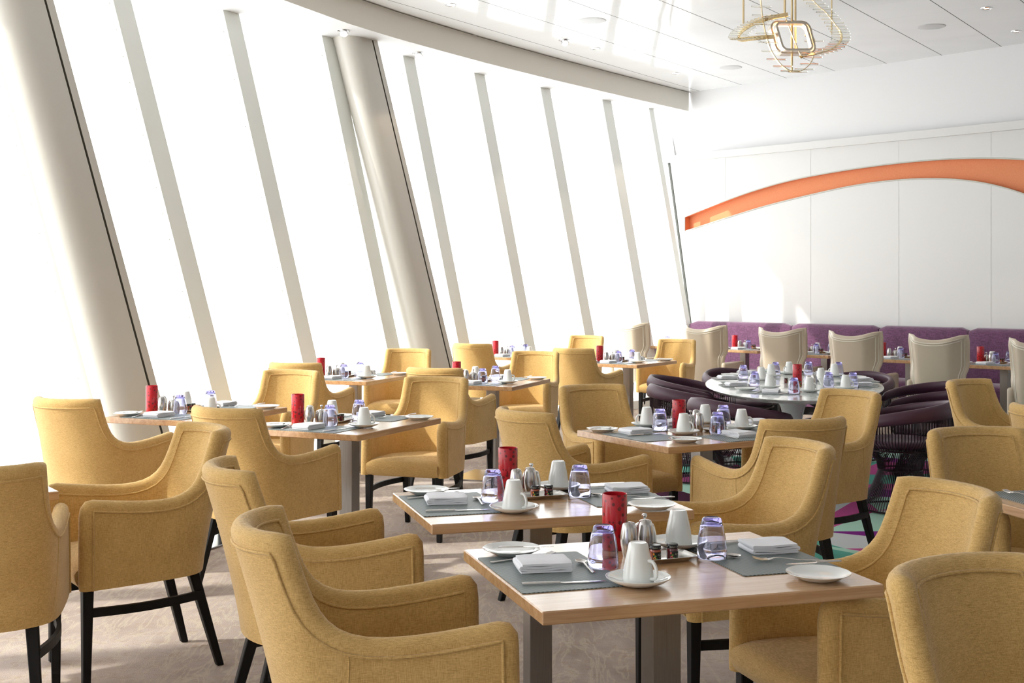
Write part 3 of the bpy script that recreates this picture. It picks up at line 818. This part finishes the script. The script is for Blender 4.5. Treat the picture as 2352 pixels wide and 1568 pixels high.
def jar(jam, fr):
    body = G().lathe([(0, 0), (.0145, 0), (.0155, .002), (.0155, .024), (.0145, .028), (.0130, .030), (0, .030)], 24).mesh('jam_jar', jam, angle=50)
    lid = G().lathe([(0, .0405), (.0140, .0405), (.0148, .0395), (.0158, .038), (.0162, .030), (.0155, .0295), (0, .0295)], 24).mesh('jar_lid', 'black_plastic', angle=50)
    # label: black sheet round the front with printed fruit and lettering
    g = G(); rr = .01562
    g.grid([[V((rr*sin(a), -rr*cos(a), z)) for a in [R(-20+130*k/16) for k in range(17)]] for z in (.003, .0225)], mi=0)
    def blob(ang, z, r, mi, sx=1):
        q = [V(((rr+.0001+mi*.00004)*sin(ang+r*sx*cos(2*pi*k/12)/rr), -(rr+.0001+mi*.00004)*cos(ang+r*sx*cos(2*pi*k/12)/rr), z+r*sin(2*pi*k/12))) for k in range(12)]
        g.add(q, [tuple(range(12))], mi)
    blob(R(-8), .0175, .0035, 1, .7); blob(R(0), .0065, .0036, 1); blob(R(8), .012, .0027, 2); blob(R(22), .0052, .002, 2)
    for t, s, z, a in (('Dalfour', .0062, .0128, 66), ('SAINT', .0024, .0188, 66), ('THICK JAM', .0022, .0085, 66), ('EXTRA', .0022, .0055, 66)):
        vs, fs = textmesh(t, s, None, rr+.00015, z, R(a)); g.add(vs, fs, 3)
    lab = g.mesh('jar_label', ['label_black', fr, 'leaf_green', 'ink'], smooth=False)
    g = G()
    for a in range(0, 360, 72):
        vs, fs = textmesh('Dalfour', .0046, None, .01625, .0325, R(a+5)); g.add(vs, fs)
    ll = g.mesh('lid_lettering', 'ink', smooth=False)
    return single('jam_jar', body, [('lid', lid, 'black lid', [('lettering', ll)]), ('label', lab)])
JARO, JARR = jar('amber', 'fruit_orange'), jar('berry', 'fruit_red')
def napkin():
    # folded ribbon section in (x,z), extruded in y with soft variation
    prof = []; L = .066; zc = [.003, .0095, .016, .0225]; th = .0029
    def loop():
        out = []
        a = []
        for i, z in enumerate(zc):
            x0, x1 = (-L, L) if i % 2 == 0 else (L, -L)
            if i == 3: x1 = -L+.003
            for k in range(6): a.append((x0+(x1-x0)*k/5, z+(.0012*sin(k*1.3+i))))
            if i < 3:
                zz = (z+zc[i+1])/2; r = (zc[i+1]-z)/2; sx = 1 if x1 > 0 else -1
                for q in (-.5, 0, .5): a.append((x1+sx*r*cos(q*pi*.6), zz+r*sin(q*pi*.9)))
        return a
    cl = loop(); n = len(cl); up = []; dn = []
    for i in range(n):
        p = cl[max(i-1, 0)]; q = cl[min(i+1, n-1)]; t = V((q[0]-p[0], q[1]-p[1])).normalized()
        up.append((cl[i][0]-t.y*th, cl[i][1]+t.x*th)); dn.append((cl[i][0]+t.y*th, cl[i][1]-t.x*th))
    ring_ = up+dn[::-1]; rows = []
    for k in range(9):
        y = -.056+.112*k/8; s = 1-.03*(abs(k-4)/4)**4; rows.append([V((x*s, y+.003*sin(x*40+k), max(.0002, z*(1+.05*sin(k*.9))-.0015*(abs(k-4)/4)**3*(z/.02)))) for x, z in ring_])
    g = G().grid(rows, True); m = len(ring_); g.f += [tuple(range(m)), tuple(len(g.v)-m+i for i in range(m))]; g.mi += [0, 0]
    return g.mesh('napkin', 'napkin', angle=50)
NAPKIN = single('napkin', napkin())
def strip(g, pr, th=.0012):   # pr: (x, halfwidth, z)
    rows = []
    for x, w, z in pr: rows.append([V((x, -w, z)), V((x, -w*.5, z+th)), V((x, w*.5, z+th)), V((x, w, z)), V((x, w*.5, z-th*.4)), V((x, -w*.5, z-th*.4))])
    g.grid(rows, True); m = 6; g.f += [tuple(len(g.v)-len(rows)*m+i for i in range(m)), tuple(len(g.v)-m+i for i in range(m))]; g.mi += [0, 0]
def knife(L=.215):
    g = G(); h = L*.45
    strip(g, [(-L/2, .004, .003), (-L/2+.01, .0075, .0038), (-L/2+h*.6, .006, .0035), (-L/2+h, .005, .003)], .0028)
    strip(g, [(-L/2+h, .005, .003), (-L/2+h+.01, .0085, .0022), (L/2-.04, .0095, .002), (L/2-.015, .0075, .0018), (L/2, .001, .0015)], .0007)
    return g.mesh('knife', 'cutlery', angle=50)
def fork(L=.195):
    g = G()
    strip(g, [(-L/2, .0035, .003), (-L/2+.008, .0065, .003), (-.02, .003, .0045), (.028, .0028, .010), (.042, .006, .009), (.055, .0115, .0055), (.06, .0115, .005)], .0014)
    for k in range(4):
        y = -.0095+.0063*k; rows = []
        for x, z in ((.058, .005), (.075, .0045), (L/2, .010)): rows.append([V((x, y-.0016, z)), V((x, y+.0016, z)), V((x, y+.0012, z+.002)), V((x, y-.0012, z+.002))])
        g.grid(rows, True); g.f.append(tuple(len(g.v)-4+i for i in range(4))); g.mi.append(0)
    return g.mesh('fork', 'cutlery', angle=50)
def spoon(L=.145):
    g = G(); strip(g, [(-L/2, .003, .003), (-L/2+.006, .0055, .003), (-.01, .0025, .0055), (.020, .0025, .0085), (.030, .005, .0075)], .0013)
    def bowl(dz):
        rows = []
        for k in range(13):
            t = k/12; x = .026+.046*t; w = .0145*max(.02, 1-abs(2*t-1.02)**2.4)**.5
            e = 1-abs(2*t-1.0)**2
            rows.append([V((x, w*u, .0075-.0055*e*(1-u*u)+dz)) for u in [-1+q/4 for q in range(9)]])
        return rows
    g.grid(bowl(0)); g.grid(bowl(-.0010)); return g.mesh('spoon', 'cutlery', angle=70)
KNIFE, BKNIFE, FORK, SPOON = single('table_knife', knife()), single('butter_knife', knife(.155)), single('fork', fork()), single('teaspoon', spoon())
MATP = single('placemat', G().prism(rrect(.285, .41, .006, 2), 0, .0022).mesh('placemat', 'mat', smooth=False))
MATS = single('placemat', G().prism(rrect(.26, .37, .006, 2), 0, .0022).mesh('placemat', 'mat', smooth=False))
MATR = single('placemat', G().prism(rrect(.27, .38, .12, 8), 0, .0022).mesh('placemat', 'mat', smooth=False))

SA = dict(mat=(-.297, .022, 0), plate=(-.335, .25, 0), bk=(-.385, .262, -.205, .232), fork=(-.426, .150, -.235, .188), nap=(-.312, .055, -8), spoon=(-.206, -.055, -.192, .115), knife=(-.418, -.104, -.204, -.132), tum=(-.153, .026), saucer=(-.138, -.175, -60))
SB = dict(mat=(.297, .030, 180), plate=(.318, -.255, 0), bk=(.457, -.168, .265, -.150), fork=(.438, -.09, .255, -.03), nap=(.365, .085, 175), spoon=(.16, .13, .238, .012), knife=(.234, .185, .45, .21), tum=(.169, .043), saucer=(.145, .205, 60))
CEN = dict(candle=(-.037, .235), shakers=[(-.037, .13), (.02, .150)], pot=(.045, .215), tray=(.035, .062, 4), jars=[(.008, .055), (.058, .055)])
CEN2 = dict(candle=(-.10, .265), shakers=[(-.125, .175), (-.074, .205)], pot=(-.06, .14), tray=(.035, .08, 4), jars=[(.0, .08), (.045, .08)])
class Tb:
    def __init__(s, cx, cy, ang, proto, label, ref, short):
        s.c = (cx, cy); s.a = R(ang); s.ref = ref
        make(proto, (cx, cy, 0), s.a, label, 'table', 'light wooden dining tables')
    def w(s, u, v): return (s.c[0]+cos(s.a)*u-sin(s.a)*v, s.c[1]+sin(s.a)*u+cos(s.a)*v)
    def put(s, proto, u, v, rz, z, label, cat, group):
        x, y = s.w(u, v); return make(proto, (x, y, TZ+z), s.a+R(rz), label, cat, group)
    def line(s, proto, p, z, label, cat, group, tilt=0):
        o = s.put(proto, (p[0]+p[2])/2, (p[1]+p[3])/2, math.degrees(atan2(p[3]-p[1], p[2]-p[0])), z, label, cat, group)
        if tilt: o.rotation_euler = (0, tilt, o.rotation_euler.z)
        return o
    def seat(s, d, who, skip=(), matp=None):
        r = s.ref; at = who+' place, '+r
        P = s.put
        if 'mat' not in skip: P(matp or MATP, *d['mat'], .0003, 'grey woven placemat, '+at, 'placemat', 'grey placemats')
        if 'plate' in d and 'plate' not in skip:
            P(PLATE, *d['plate'], .0028, 'small white side plate, '+at, 'plate', 'side plates')
            s.line(BKNIFE, d['bk'], .0165, 'butter knife resting on side plate, '+at, 'knife', 'butter knives')
        P(NAPKIN, *d['nap'], .0028, 'folded white napkin, '+at, 'napkin', 'folded napkins')
        s.line(FORK, d['fork'], .0028, 'steel fork, '+at, 'fork', 'forks')
        if 'spoon' not in skip: s.line(SPOON, d['spoon'], .0028, 'steel teaspoon, '+at, 'spoon', 'teaspoons')
        s.line(KNIFE, d['knife'], .0028, 'steel table knife, '+at, 'knife', 'table knives')
        P(TUMBLER, d['tum'][0], d['tum'][1], 0, .003, 'upturned violet glass tumbler, '+at, 'glass', 'violet tumblers')
        P(SAUCER, *d['saucer'], .003, 'white saucer under an upturned mug, '+at, 'saucer', 'white saucers')
        P(MUG, *d['saucer'], .0075, 'upturned white mug on saucer, '+at, 'mug', 'white mugs')
    def centre(s, d, skip=()):
        r = s.ref; P = s.put
        P(CANDLE, d['candle'][0], d['candle'][1], 0, .0003, 'red dotted glass candle holder, '+r, 'candle holder', 'red candle holders')
        for k, (u, v) in enumerate(d['shakers']): P(SHAKER, u, v, 0, .0003, ('nearer' if k == 0 else 'farther')+' barrel-shaped steel shaker, '+r, 'shaker', 'steel shakers')
        if 'pot' in d: P(POT, *d['pot'], 0, .0003, 'steel sugar pot with knobbed lid, '+r, 'sugar pot', 'steel sugar pots')
        if 'tray' in d:
            P(TRAY, *d['tray'], .0003, 'shallow silver jam tray, '+r, 'tray', 'jam trays')
            for k, (u, v) in enumerate(d['jars']): P((JARO, JARR)[k], u, v, -30, .0045, ('orange' if k == 0 else 'dark red')+' mini jam jar with black lid, '+r, 'jar', 'mini jam jars')
near = Tb(.393, 3.277, 17.0, TPN, 'nearest light wooden dining table with steel column, set for two', 'nearest table', 0)
mid = Tb(.088, 4.273, 16.6, TPM, 'second-nearest light wooden dining table, directly behind the nearest one', 'second-nearest table', 0)
t2 = Tb(-.880, 6.72, 65.5, TP, 'light wooden dining table left of centre, tall steel column showing', 'table left of centre', 0)
l1 = Tb(-1.845, 7.33, 68.5, TP, 'light wooden dining table beside the big ivory column at far left', 'table beside big left column', 0)
l0 = Tb(-2.185, 4.49, 35, TP, 'light wooden dining table mostly beyond the left edge, one corner showing', 'left edge table', 0)
t3 = Tb(-1.29, 10.22, 70, TP, 'small far light wooden table in front of the window, left of second column', 'far table left of second column', 0)
t5 = Tb(-.15, 9.70, 69.8, TP, 'far light wooden table just right of second leaning column', 'far table right of second column', 0)
t7 = Tb(1.15, 12.3, 57.5, TP, 'far light wooden table at centre, before the leftmost cream wing chair', 'far centre table', 0)
t6 = Tb(.10, 13.45, 60, TP, 'farthest light wooden table against the windows, mostly hidden by armchairs', 'farthest window table', 0)
t8 = Tb(1.81, 15.97, 52, tableproto(.60, .56, .12), 'farthest right light wooden table in the corner between windows and banquette', 'corner table', 0)
r0 = Tb(2.03, 4.09, 103, TP, 'light wooden dining table cut off by the right edge of the photo', 'right edge table', 0)
for tb in (near, mid): tb.seat(SA, 'left'); tb.seat(SB, 'right'); tb.centre(CEN)
for tb in (t2, l1, t3, t5, t7, t6): tb.seat(SA, 'near'); tb.seat(SB, 'far'); tb.centre(CEN2)
t8.centre(dict(candle=(-.05, .2), shakers=[(-.13, .1), (-.09, .14)], pot=(-.2, .16)))
t8.put(NAPKIN, -.24, .0, -8, .0005, 'folded white napkin, corner table', 'napkin', 'folded napkins')
t8.put(TUMBLER, -.1, .02, 0, .0005, 'upturned violet glass tumbler at left, corner table', 'glass', 'violet tumblers')
t8.put(TUMBLER, .17, -.12, 0, .0005, 'upturned violet glass tumbler at right, corner table', 'glass', 'violet tumblers')
l0.put(PLATE, .15, -.02, 0, .0005, 'white side plate just inside the left edge, left edge table', 'plate', 'side plates')
r0.put(MATP, .28, .05, 0, .0003, 'grey woven placemat corner, right edge table', 'placemat', 'grey placemats')
r0.put(NAPKIN, .25, .0, 90, .0028, 'folded white napkin, right edge table', 'napkin', 'folded napkins')
r0.put(FORK, .30, .17, 10, .0028, 'steel fork end, right edge table', 'fork', 'forks')
# four banquette tables
BU, BV = V((.7337, .6793, 0)), V((-.6793, .7337, 0))
names = ['leftmost banquette table', 'second banquette table', 'third banquette table', 'rightmost banquette table']
TPB = tableproto(.90, .64, .17)
TPS = ('dining_table', None, [('tabletop', bevbox('tabletop', -.45, .21, -.32, .32, TZ-.032, TZ, .003, 'wood', 1)), ('column', bevbox('column', -.30, -.22, -.04, .04, .008, TZ-.03, .002, 'steel', 1)), ('base_plate', bevbox('base', -.43, -.10, -.17, .17, 0, .012, .003, 'base_plate', 1))])
for k in range(4):
    F = V((2.84, 14.37, 0))+V((.607, -.97, 0))*k; c = F+BU*.45+BV*.32-BU*(.06 if k == 1 else 0)
    tb = Tb(c.x, c.y, math.degrees(atan2(BU.y, BU.x)), TPB if k else TPS, 'light wooden table before the purple banquette, '+('leftmost', 'second from left', 'third from left', 'rightmost')[k]+' of the four', names[k], 0)
    tb.seat(SA, 'wing chair')
    if k: tb.seat(SB, 'bench')
    tb.centre(CEN2 if k < 3 else CEN)
# four-seat table
t4 = Tb(.963, 6.296, 29.4, TP4, 'large light wooden table set for four, before the plum wire chairs', 'four-seat table', 0)
def loc4(x, y):
    dx, dy = x-.963, y-6.296; a = R(29.4); return (dx*cos(a)+dy*sin(a), -dx*sin(a)+dy*cos(a))
seats4 = {'left': dict(mat=(.56, 6.20, 0), nap=(.62, 6.24, 0), tum=(.76, 6.38), sau=(.71, 6.54), plate=(.46, 6.32), h=0),
          'near': dict(mat=(1.08, 6.06, 90), nap=(1.12, 6.13, 90), tum=(1.03, 6.22), sau=(.86, 6.21), plate=(.823, 5.90), h=90),
          'far': dict(mat=(.86, 6.58, -90), nap=(.84, 6.62, -90), tum=(.90, 6.72), sau=(1.04, 6.68), plate=(.66, 6.43), h=-90),
          'right': dict(mat=(1.35, 6.52, 180), nap=(1.31, 6.66, 180), tum=(1.12, 6.58), sau=(1.19, 6.43), plate=(1.43, 6.30), h=180)}
for who, d in seats4.items():
    at = who+' place, four-seat table'; L = lambda p: loc4(p[0], p[1])
    t4.put(MATS, *{'left': (-.355, 0), 'near': (.05, -.255), 'far': (-.02, .255), 'right': (.355, 0)}[who], d['h'], .0003, 'grey woven placemat, '+at, 'placemat', 'grey placemats')
    u, v = L(d['nap']); t4.put(NAPKIN, u, v, d['h'], .0028, 'folded white napkin, '+at, 'napkin', 'folded napkins')
    h = R(d['h'])
    for pr, off, nm, cat, gp in ((FORK, .085, 'steel fork, ', 'fork', 'forks'), (KNIFE, -.085, 'steel table knife, ', 'knife', 'table knives')):
        t4.put(pr, u-sin(h)*off, v+cos(h)*off, d['h']+(180 if who in ('near', 'right') else 0)*0, .0028, nm+at, cat, gp)
    u, v = L(d['tum']); t4.put(TUMBLER, u, v, 0, .003, 'upturned violet glass tumbler, '+at, 'glass', 'violet tumblers')
    u, v = L(d['sau']); t4.put(SAUCER, u, v, 0, .003, 'white saucer under an upturned mug, '+at, 'saucer', 'white saucers')
    t4.put(MUG, u, v, {'left': 150, 'near': -70, 'far': 60, 'right': -40}[who], .0075, 'upturned white mug on saucer, '+at, 'mug', 'white mugs')
    if who != 'far':
        u, v = L(d['plate']); t4.put(PLATE, u, v, 0, .0028, 'small white side plate, '+at, 'plate', 'side plates')
        t4.put(BKNIFE, u+.0, v+.01, d['h']+15, .0165, 'butter knife resting on side plate, '+at, 'knife', 'butter knives')
t4.centre(dict(candle=loc4(.86, 6.39), shakers=[loc4(.955, 6.33), loc4(.965, 6.50)], pot=loc4(.925, 6.43), tray=loc4(1.06, 6.355)+(0,), jars=[loc4(1.035, 6.345), loc4(1.085, 6.365)]))

# oval marble table
OC, OA = (2.15, 9.50), R(78.5)
g = G(); n = 72
def el(a, b, z): return [V((a*cos(2*pi*k/n), b*sin(2*pi*k/n), z)) for k in range(n)]
rows = [el(1.38, .585, .716), el(1.40, .61, .716), el(1.445, .655, .738), el(1.45, .66, .742), el(1.448, .658, .745)]
g.grid(rows, True); g.f += [tuple(range(n)), tuple(len(g.v)-n+i for i in range(n))]; g.mi += [0, 0]
otop = g.mesh('oval_top', 'marble', angle=30)
ped = G().lathe([(0, .012), (.34, .012), (.345, .02), (.30, .035), (.20, .06), (.12, .11), (.075, .20), (.06, .32), (.065, .45), (.09, .56), (.14, .65), (.20, .70), (.23, .716), (0, .716)], 40).mesh('pedestal', 'white_lacquer', angle=60)
make(('oval_table', None, [('tabletop', otop), ('pedestal', ped)]), (OC[0], OC[1], 0), OA, 'oval grey marble table on a white tulip pedestal', 'table')
def oput(proto, x, y, rz, z, label, cat, group): return make(proto, (x, y, TZ+z), R(rz), label+', oval marble table', cat, group)
oseats = {'near left end': dict(nap=(1.80, 8.62, 60), mug=(2.09, 8.72), tum=(1.95, 8.58), plate=(1.67, 8.86)),
 'near right': dict(nap=(2.62, 9.27, 160), mug=(2.40, 8.93), tum=(2.50, 9.10), plate=(2.52, 9.48)),
 'left near': dict(nap=(1.67, 9.27, 0), mug=(1.88, 9.05), tum=(1.80, 9.21), plate=(1.66, 9.52)),
 'left far': dict(nap=(1.73, 9.98, 0), mug=(1.97, 9.80), tum=(1.86, 9.98), plate=(1.81, 10.27)),
 'right near': dict(nap=(2.75, 9.74, 180), mug=(2.42, 9.72), tum=(2.33, 9.13), plate=(2.78, 10.02)),
 'right far': dict(nap=(2.66, 10.5, 200), mug=(2.66, 10.24), tum=(2.73, 10.37), plate=(2.52, 10.72)),
 'far left end': dict(nap=(2.0, 10.58, -40), mug=(2.13, 10.2), tum=(2.20, 10.36), plate=(2.24, 10.74)),
 'far middle': dict(nap=(2.40, 10.70, -110), mug=(2.35, 10.52), tum=(2.49, 10.42), plate=None)}
for k, (who, d) in enumerate(oseats.items()):
    at = ', '+who+' place'; x, y, rz = d['nap']; a = R(rz)
    oput(MATR, x+cos(a)*.02, y+sin(a)*.02, rz, .0002+.0002*(k % 3), 'grey rounded placemat'+at, 'placemat', 'grey rounded placemats')
    oput(NAPKIN, x, y, rz+10, .0032, 'folded white napkin'+at, 'napkin', 'folded napkins')
    oput(FORK, x-sin(a)*.09, y+cos(a)*.09, rz, .003, 'steel fork'+at, 'fork', 'forks')
    oput(KNIFE, x+sin(a)*.09, y-cos(a)*.09, rz, .003, 'steel table knife'+at, 'knife', 'table knives')
    oput(TUMBLER, *d['tum'], 0, .003, 'upturned violet tumbler'+at, 'glass', 'violet tumblers')
    oput(SAUCER, *d['mug'], 0, .003, 'white saucer'+at, 'saucer', 'white saucers')
    oput(MUG, *d['mug'], -40+k*35, .0075, 'upturned white mug'+at, 'mug', 'white mugs')
    if d['plate']: oput(PLATE, *d['plate'], 0, .003, 'white side plate'+at, 'plate', 'side plates')
oput(CANDLE, 2.15, 9.35, 0, .0003, 'red dotted glass candle holder', 'candle holder', 'red candle holders')
oput(SHAKER, 2.16, 9.03, 0, .0003, 'barrel-shaped steel shaker nearest the red holder front', 'shaker', 'steel shakers')
oput(SHAKER, 2.22, 9.12, 0, .0003, 'barrel-shaped steel shaker at right of the pair', 'shaker', 'steel shakers')
oput(JARR, 2.11, 9.56, 10, .0003, 'dark red mini jam jar behind the holder', 'jar', 'mini jam jars')
oput(JARO, 2.13, 9.20, 10, .0003, 'orange mini jam jar before the holder', 'jar', 'mini jam jars')
BOWL = single('sugar_bowl', G().lathe([(0, 0), (.03, 0), (.04, .02), (.05, .045), (.048, .046), (.036, .02), (.02, .006), (0, .006)], 24).mesh('bowl', 'china', angle=60))
oput(BOWL, 2.36, 9.36, 0, .0003, 'small white bowl right of the red holder', 'bowl', None)

# ------------------------------------------------------------------ ceiling fittings
def downlight(r=.055, gimbal=False):
    ring = G().lathe([(r*.72, .0), (r*.8, -.006), (r, -.004), (r*1.02, 0), (r*.72, 0)], 24).mesh('light_ring', 'chrome', angle=60)
    if gimbal:
        hd = G().lathe([(r*.45, .005), (r*.62, -.02), (r*.62, -.045), (r*.5, -.05)], 20).mesh('lamp_head', 'chrome', angle=60)
        lm = G().lathe([(0, -.046), (r*.5, -.046), (r*.5, -.05), (0, -.052)], 20).mesh('lamp_face', 'lamp')
        return ('spotlight', None, [('trim_ring', ring), ('lamp_head', hd, None, [('bulb', lm)])])
    lm = G().lathe([(0, -.001), (r*.4, -.001), (r*.4, -.004), (0, -.005)], 20).mesh('lamp_face', 'lamp')
    ref = G().lathe([(r*.74, -.003), (r*.4, -.0015)], 24).mesh('reflector', 'chrome', angle=60)
    return ('downlight', None, [('trim_ring', ring), ('reflector', ref, None, [('bulb', lm)])])
DL, GL = downlight(), downlight(.06, True)
def tilt(o):
    for c in o.children:
        if c.name.startswith('lamp_head'): c.rotation_euler = (R(-52), 0, R(15)); c.location = (0, 0, -.012)
for x, y, l in [(-.56, 11.42, 'recessed downlight at the top of the ceiling, nearest the window side'), (-1.14, 11.78, 'recessed downlight close above the beige fascia, leftmost'),
        (-.42, 12.82, 'recessed downlight above the beige fascia, second along it'), (.91, 13.5, 'recessed downlight just right of the tilted ceiling spotlight'),
        (1.05, 14.91, 'small far downlight near the middle of the beige fascia'), (1.99, 15.06, 'far downlight near the foot of the upper white wall'),
        (1.78, 16.0, 'farthest downlight at the corner of fascia and end wall'), (4.42, 11.56, 'recessed downlight at upper right of the ceiling'), (5.12, 12.6, 'recessed downlight at the far right edge of the ceiling')]:
    make(DL, (x, y, HC), 0, l, 'light', 'ceiling downlights')
tilt(make(GL, (.55, 13.05, HC), 0, 'tilted spotlight glowing in the middle of the gloss ceiling', 'light', 'gimbal spotlights'))
tilt(make(GL, (-1.54, 11.35, HS), 0, 'tilted chrome spotlight in the white soffit above the column top', 'light', 'gimbal spotlights'))
tilt(make(GL, (-.94, 12.43, HS), 0, 'lit spotlight in the white soffit right of the column top', 'light', 'gimbal spotlights'))
SP = ('ceiling_speaker', G().lathe([(0, -.006), (.125, -.006), (.135, -.004), (.14, 0)], 32).mesh('speaker', 'speaker', angle=60), [])
for x, y, l in [(.78, 12.09, 'round white ceiling speaker left of the chandelier'), (2.58, 14.67, 'round white ceiling speaker below the chandelier, farthest'), (4.18, 12.37, 'round white ceiling speaker right of the chandelier')]:
    make(SP, (x, y, HC), 0, l, 'speaker', 'round ceiling speakers')

# ------------------------------------------------------------------ chandelier (8 m away)
CD = 8.0
def cp(x, y, dd=0): return V(((x-1176)/356.25-1.813, dd, 1.48+(660-y)/356.25))
def spline(pts, n=8, closed=False):
    out = []; m = len(pts); pts = [V(p) for p in pts]
    for i in range(m if closed else m-1):
        p0, p1, p2, p3 = [pts[(i+k) % m] if closed else pts[min(max(i+k, 0), m-1)] for k in (-1, 0, 1, 2)]
        for k in range(n):
            t = k/n; out.append(.5*((2*p1)+(-p0+p2)*t+(2*p0-5*p1+4*p2-p3)*t*t+(-p0+3*p1-3*p2+p3)*t**3))
    if not closed: out.append(pts[-1])
    return out
def band(g, pts, wdir, w, t, closed=False):
    rows = []
    n = len(pts)
    for i in range(n):
        a = pts[(i-1) % n] if closed else pts[max(i-1, 0)]; b = pts[(i+1) % n] if closed else pts[min(i+1, n-1)]
        tt = (b-a).normalized(); wd_ = V(wdir); wd_ = (wd_-tt*wd_.dot(tt)).normalized(); nn = tt.cross(wd_)
        rows.append([pts[i]+wd_*w/2+nn*t/2, pts[i]-wd_*w/2+nn*t/2, pts[i]-wd_*w/2-nn*t/2, pts[i]+wd_*w/2-nn*t/2])
    if closed: rows.append(rows[0])
    g.grid(rows, True)
    if not closed: g.f += [tuple(len(g.v)-4+i for i in range(4)), tuple(len(g.v)-4*len(rows)+i for i in range(4))]; g.mi += [0, 0]
root = ob('chandelier', None, loc=(1.813, CD, 0)); tag(root, 'brass chandelier of looping bands with glass rods and glowing square frames', 'chandelier')
for x, y0, r, dd in ((1715.5, 46, .0065, .12), (1801, 32, .008, -.02), (1819, 165, .007, .0), (1835, 105, .007, .1), (1924, 68, .005, .15)):
    p = cp(x, y0, dd); ob('hanging_rod', G().tube([p, V((p.x, p.y, HC))], r, 8).mesh('rod', 'brass'), root)
loops = [
 spline([cp(1790, -75, .05), cp(1752, -30, .03), cp(1749, 20, 0), cp(1752, 60, -.03), cp(1765, 115, -.05), cp(1790, 152, -.05), cp(1820, 166, -.02), cp(1850, 157, .03), cp(1873, 130, .08), cp(1881, 90, .12), cp(1876, 76, .14), cp(1862, 70, .16)]),
 spline([cp(1850, -50, .16), cp(1884, -2, .12), cp(1905, 20, .10), cp(1926, 55, .06), cp(1931, 78, .0), cp(1925, 98, -.05), cp(1903, 118, -.10), cp(1870, 130, -.12), cp(1835, 137, -.12), cp(1828, 128, -.10), cp(1800, 45, -.05)]),
 spline([cp(1805, 38, -.06), cp(1770, 42, -.02), cp(1735, 50, .05), cp(1713, 62, .12), cp(1708, 72, .2), cp(1714, 82, .12), cp(1735, 86, .02), cp(1775, 87, -.04)])]
glassr = []
for li, (L_, wd_) in enumerate(zip(loops, ((0, 1, 0), (0, 1, .3), (0, .4, 1)))):
    g = G(); band(g, L_, wd_, .030, .004); ob('metal_band', g.mesh('band', 'brass', smooth=False), root)
    d = [0]
    for a, b in zip(L_, L_[1:]): d.append(d[-1]+(b-a).length)
    sp = (.062, .030, .026)[li]; s = .05; i = 0
    while s < d[-1]-.03:
        while d[i+1] < s: i += 1
        p = L_[i]+(L_[i+1]-L_[i])*((s-d[i])/(d[i+1]-d[i]))
        if not (li == 1 and p.x < .06): glassr.append(p)
        s += sp
for p in glassr[:98]:
    ob('glass_rod', G().tube([p+V((-.066, -.02, -.003)), p+V((.066, .02, .003))], .0055, 8).mesh('glass_rod', 'rod_glass'), root)
def sqframe(c, w, h, r, depth, th, tilt, mat):
    pts = [V((x+tilt*z_, 0, z_)) for x, z_ in rrect(w, h, r, 5)]; g = G()
    band(g, pts, (0, 1, 0), depth, th, True); me = g.mesh('frame', mat, smooth=False); o = ob('lamp_frame', me, root, c); return o
c1 = cp(1822, 85, .05); c2 = cp(1815, 92, -.10)
sqframe(c1, .25, .20, .045, .10, .012, -.25, 'champagne'); f = sqframe(c2, .19, .17, .03, .06, .012, -.3, 'champagne')
g = G(); band(g, [V((x-.25*z_, 0, z_)) for x, z_ in rrect(.225, .175, .04, 5)], (0, 1, 0), .085, .003, True)
o = ob('glowing_strip', g.mesh('glow', 'warm', smooth=False), root, c1)

# ------------------------------------------------------------------ sockets of light: real lamps in the visible fittings
for x, y, z in ((-.56, 11.42, HC), (-.42, 12.82, HC), (.91, 13.5, HC), (4.42, 11.56, HC), (1.99, 15.06, HC)):
    l = bpy.data.lights.new('downlight_lamp', 'SPOT'); l.energy = 25; l.spot_size = R(80); l.color = (1, .82, .62); l.shadow_soft_size = .03
    lo = bpy.data.objects.new('downlight_lamp', l); COL.objects.link(lo); lo.location = (x, y, z-.02)
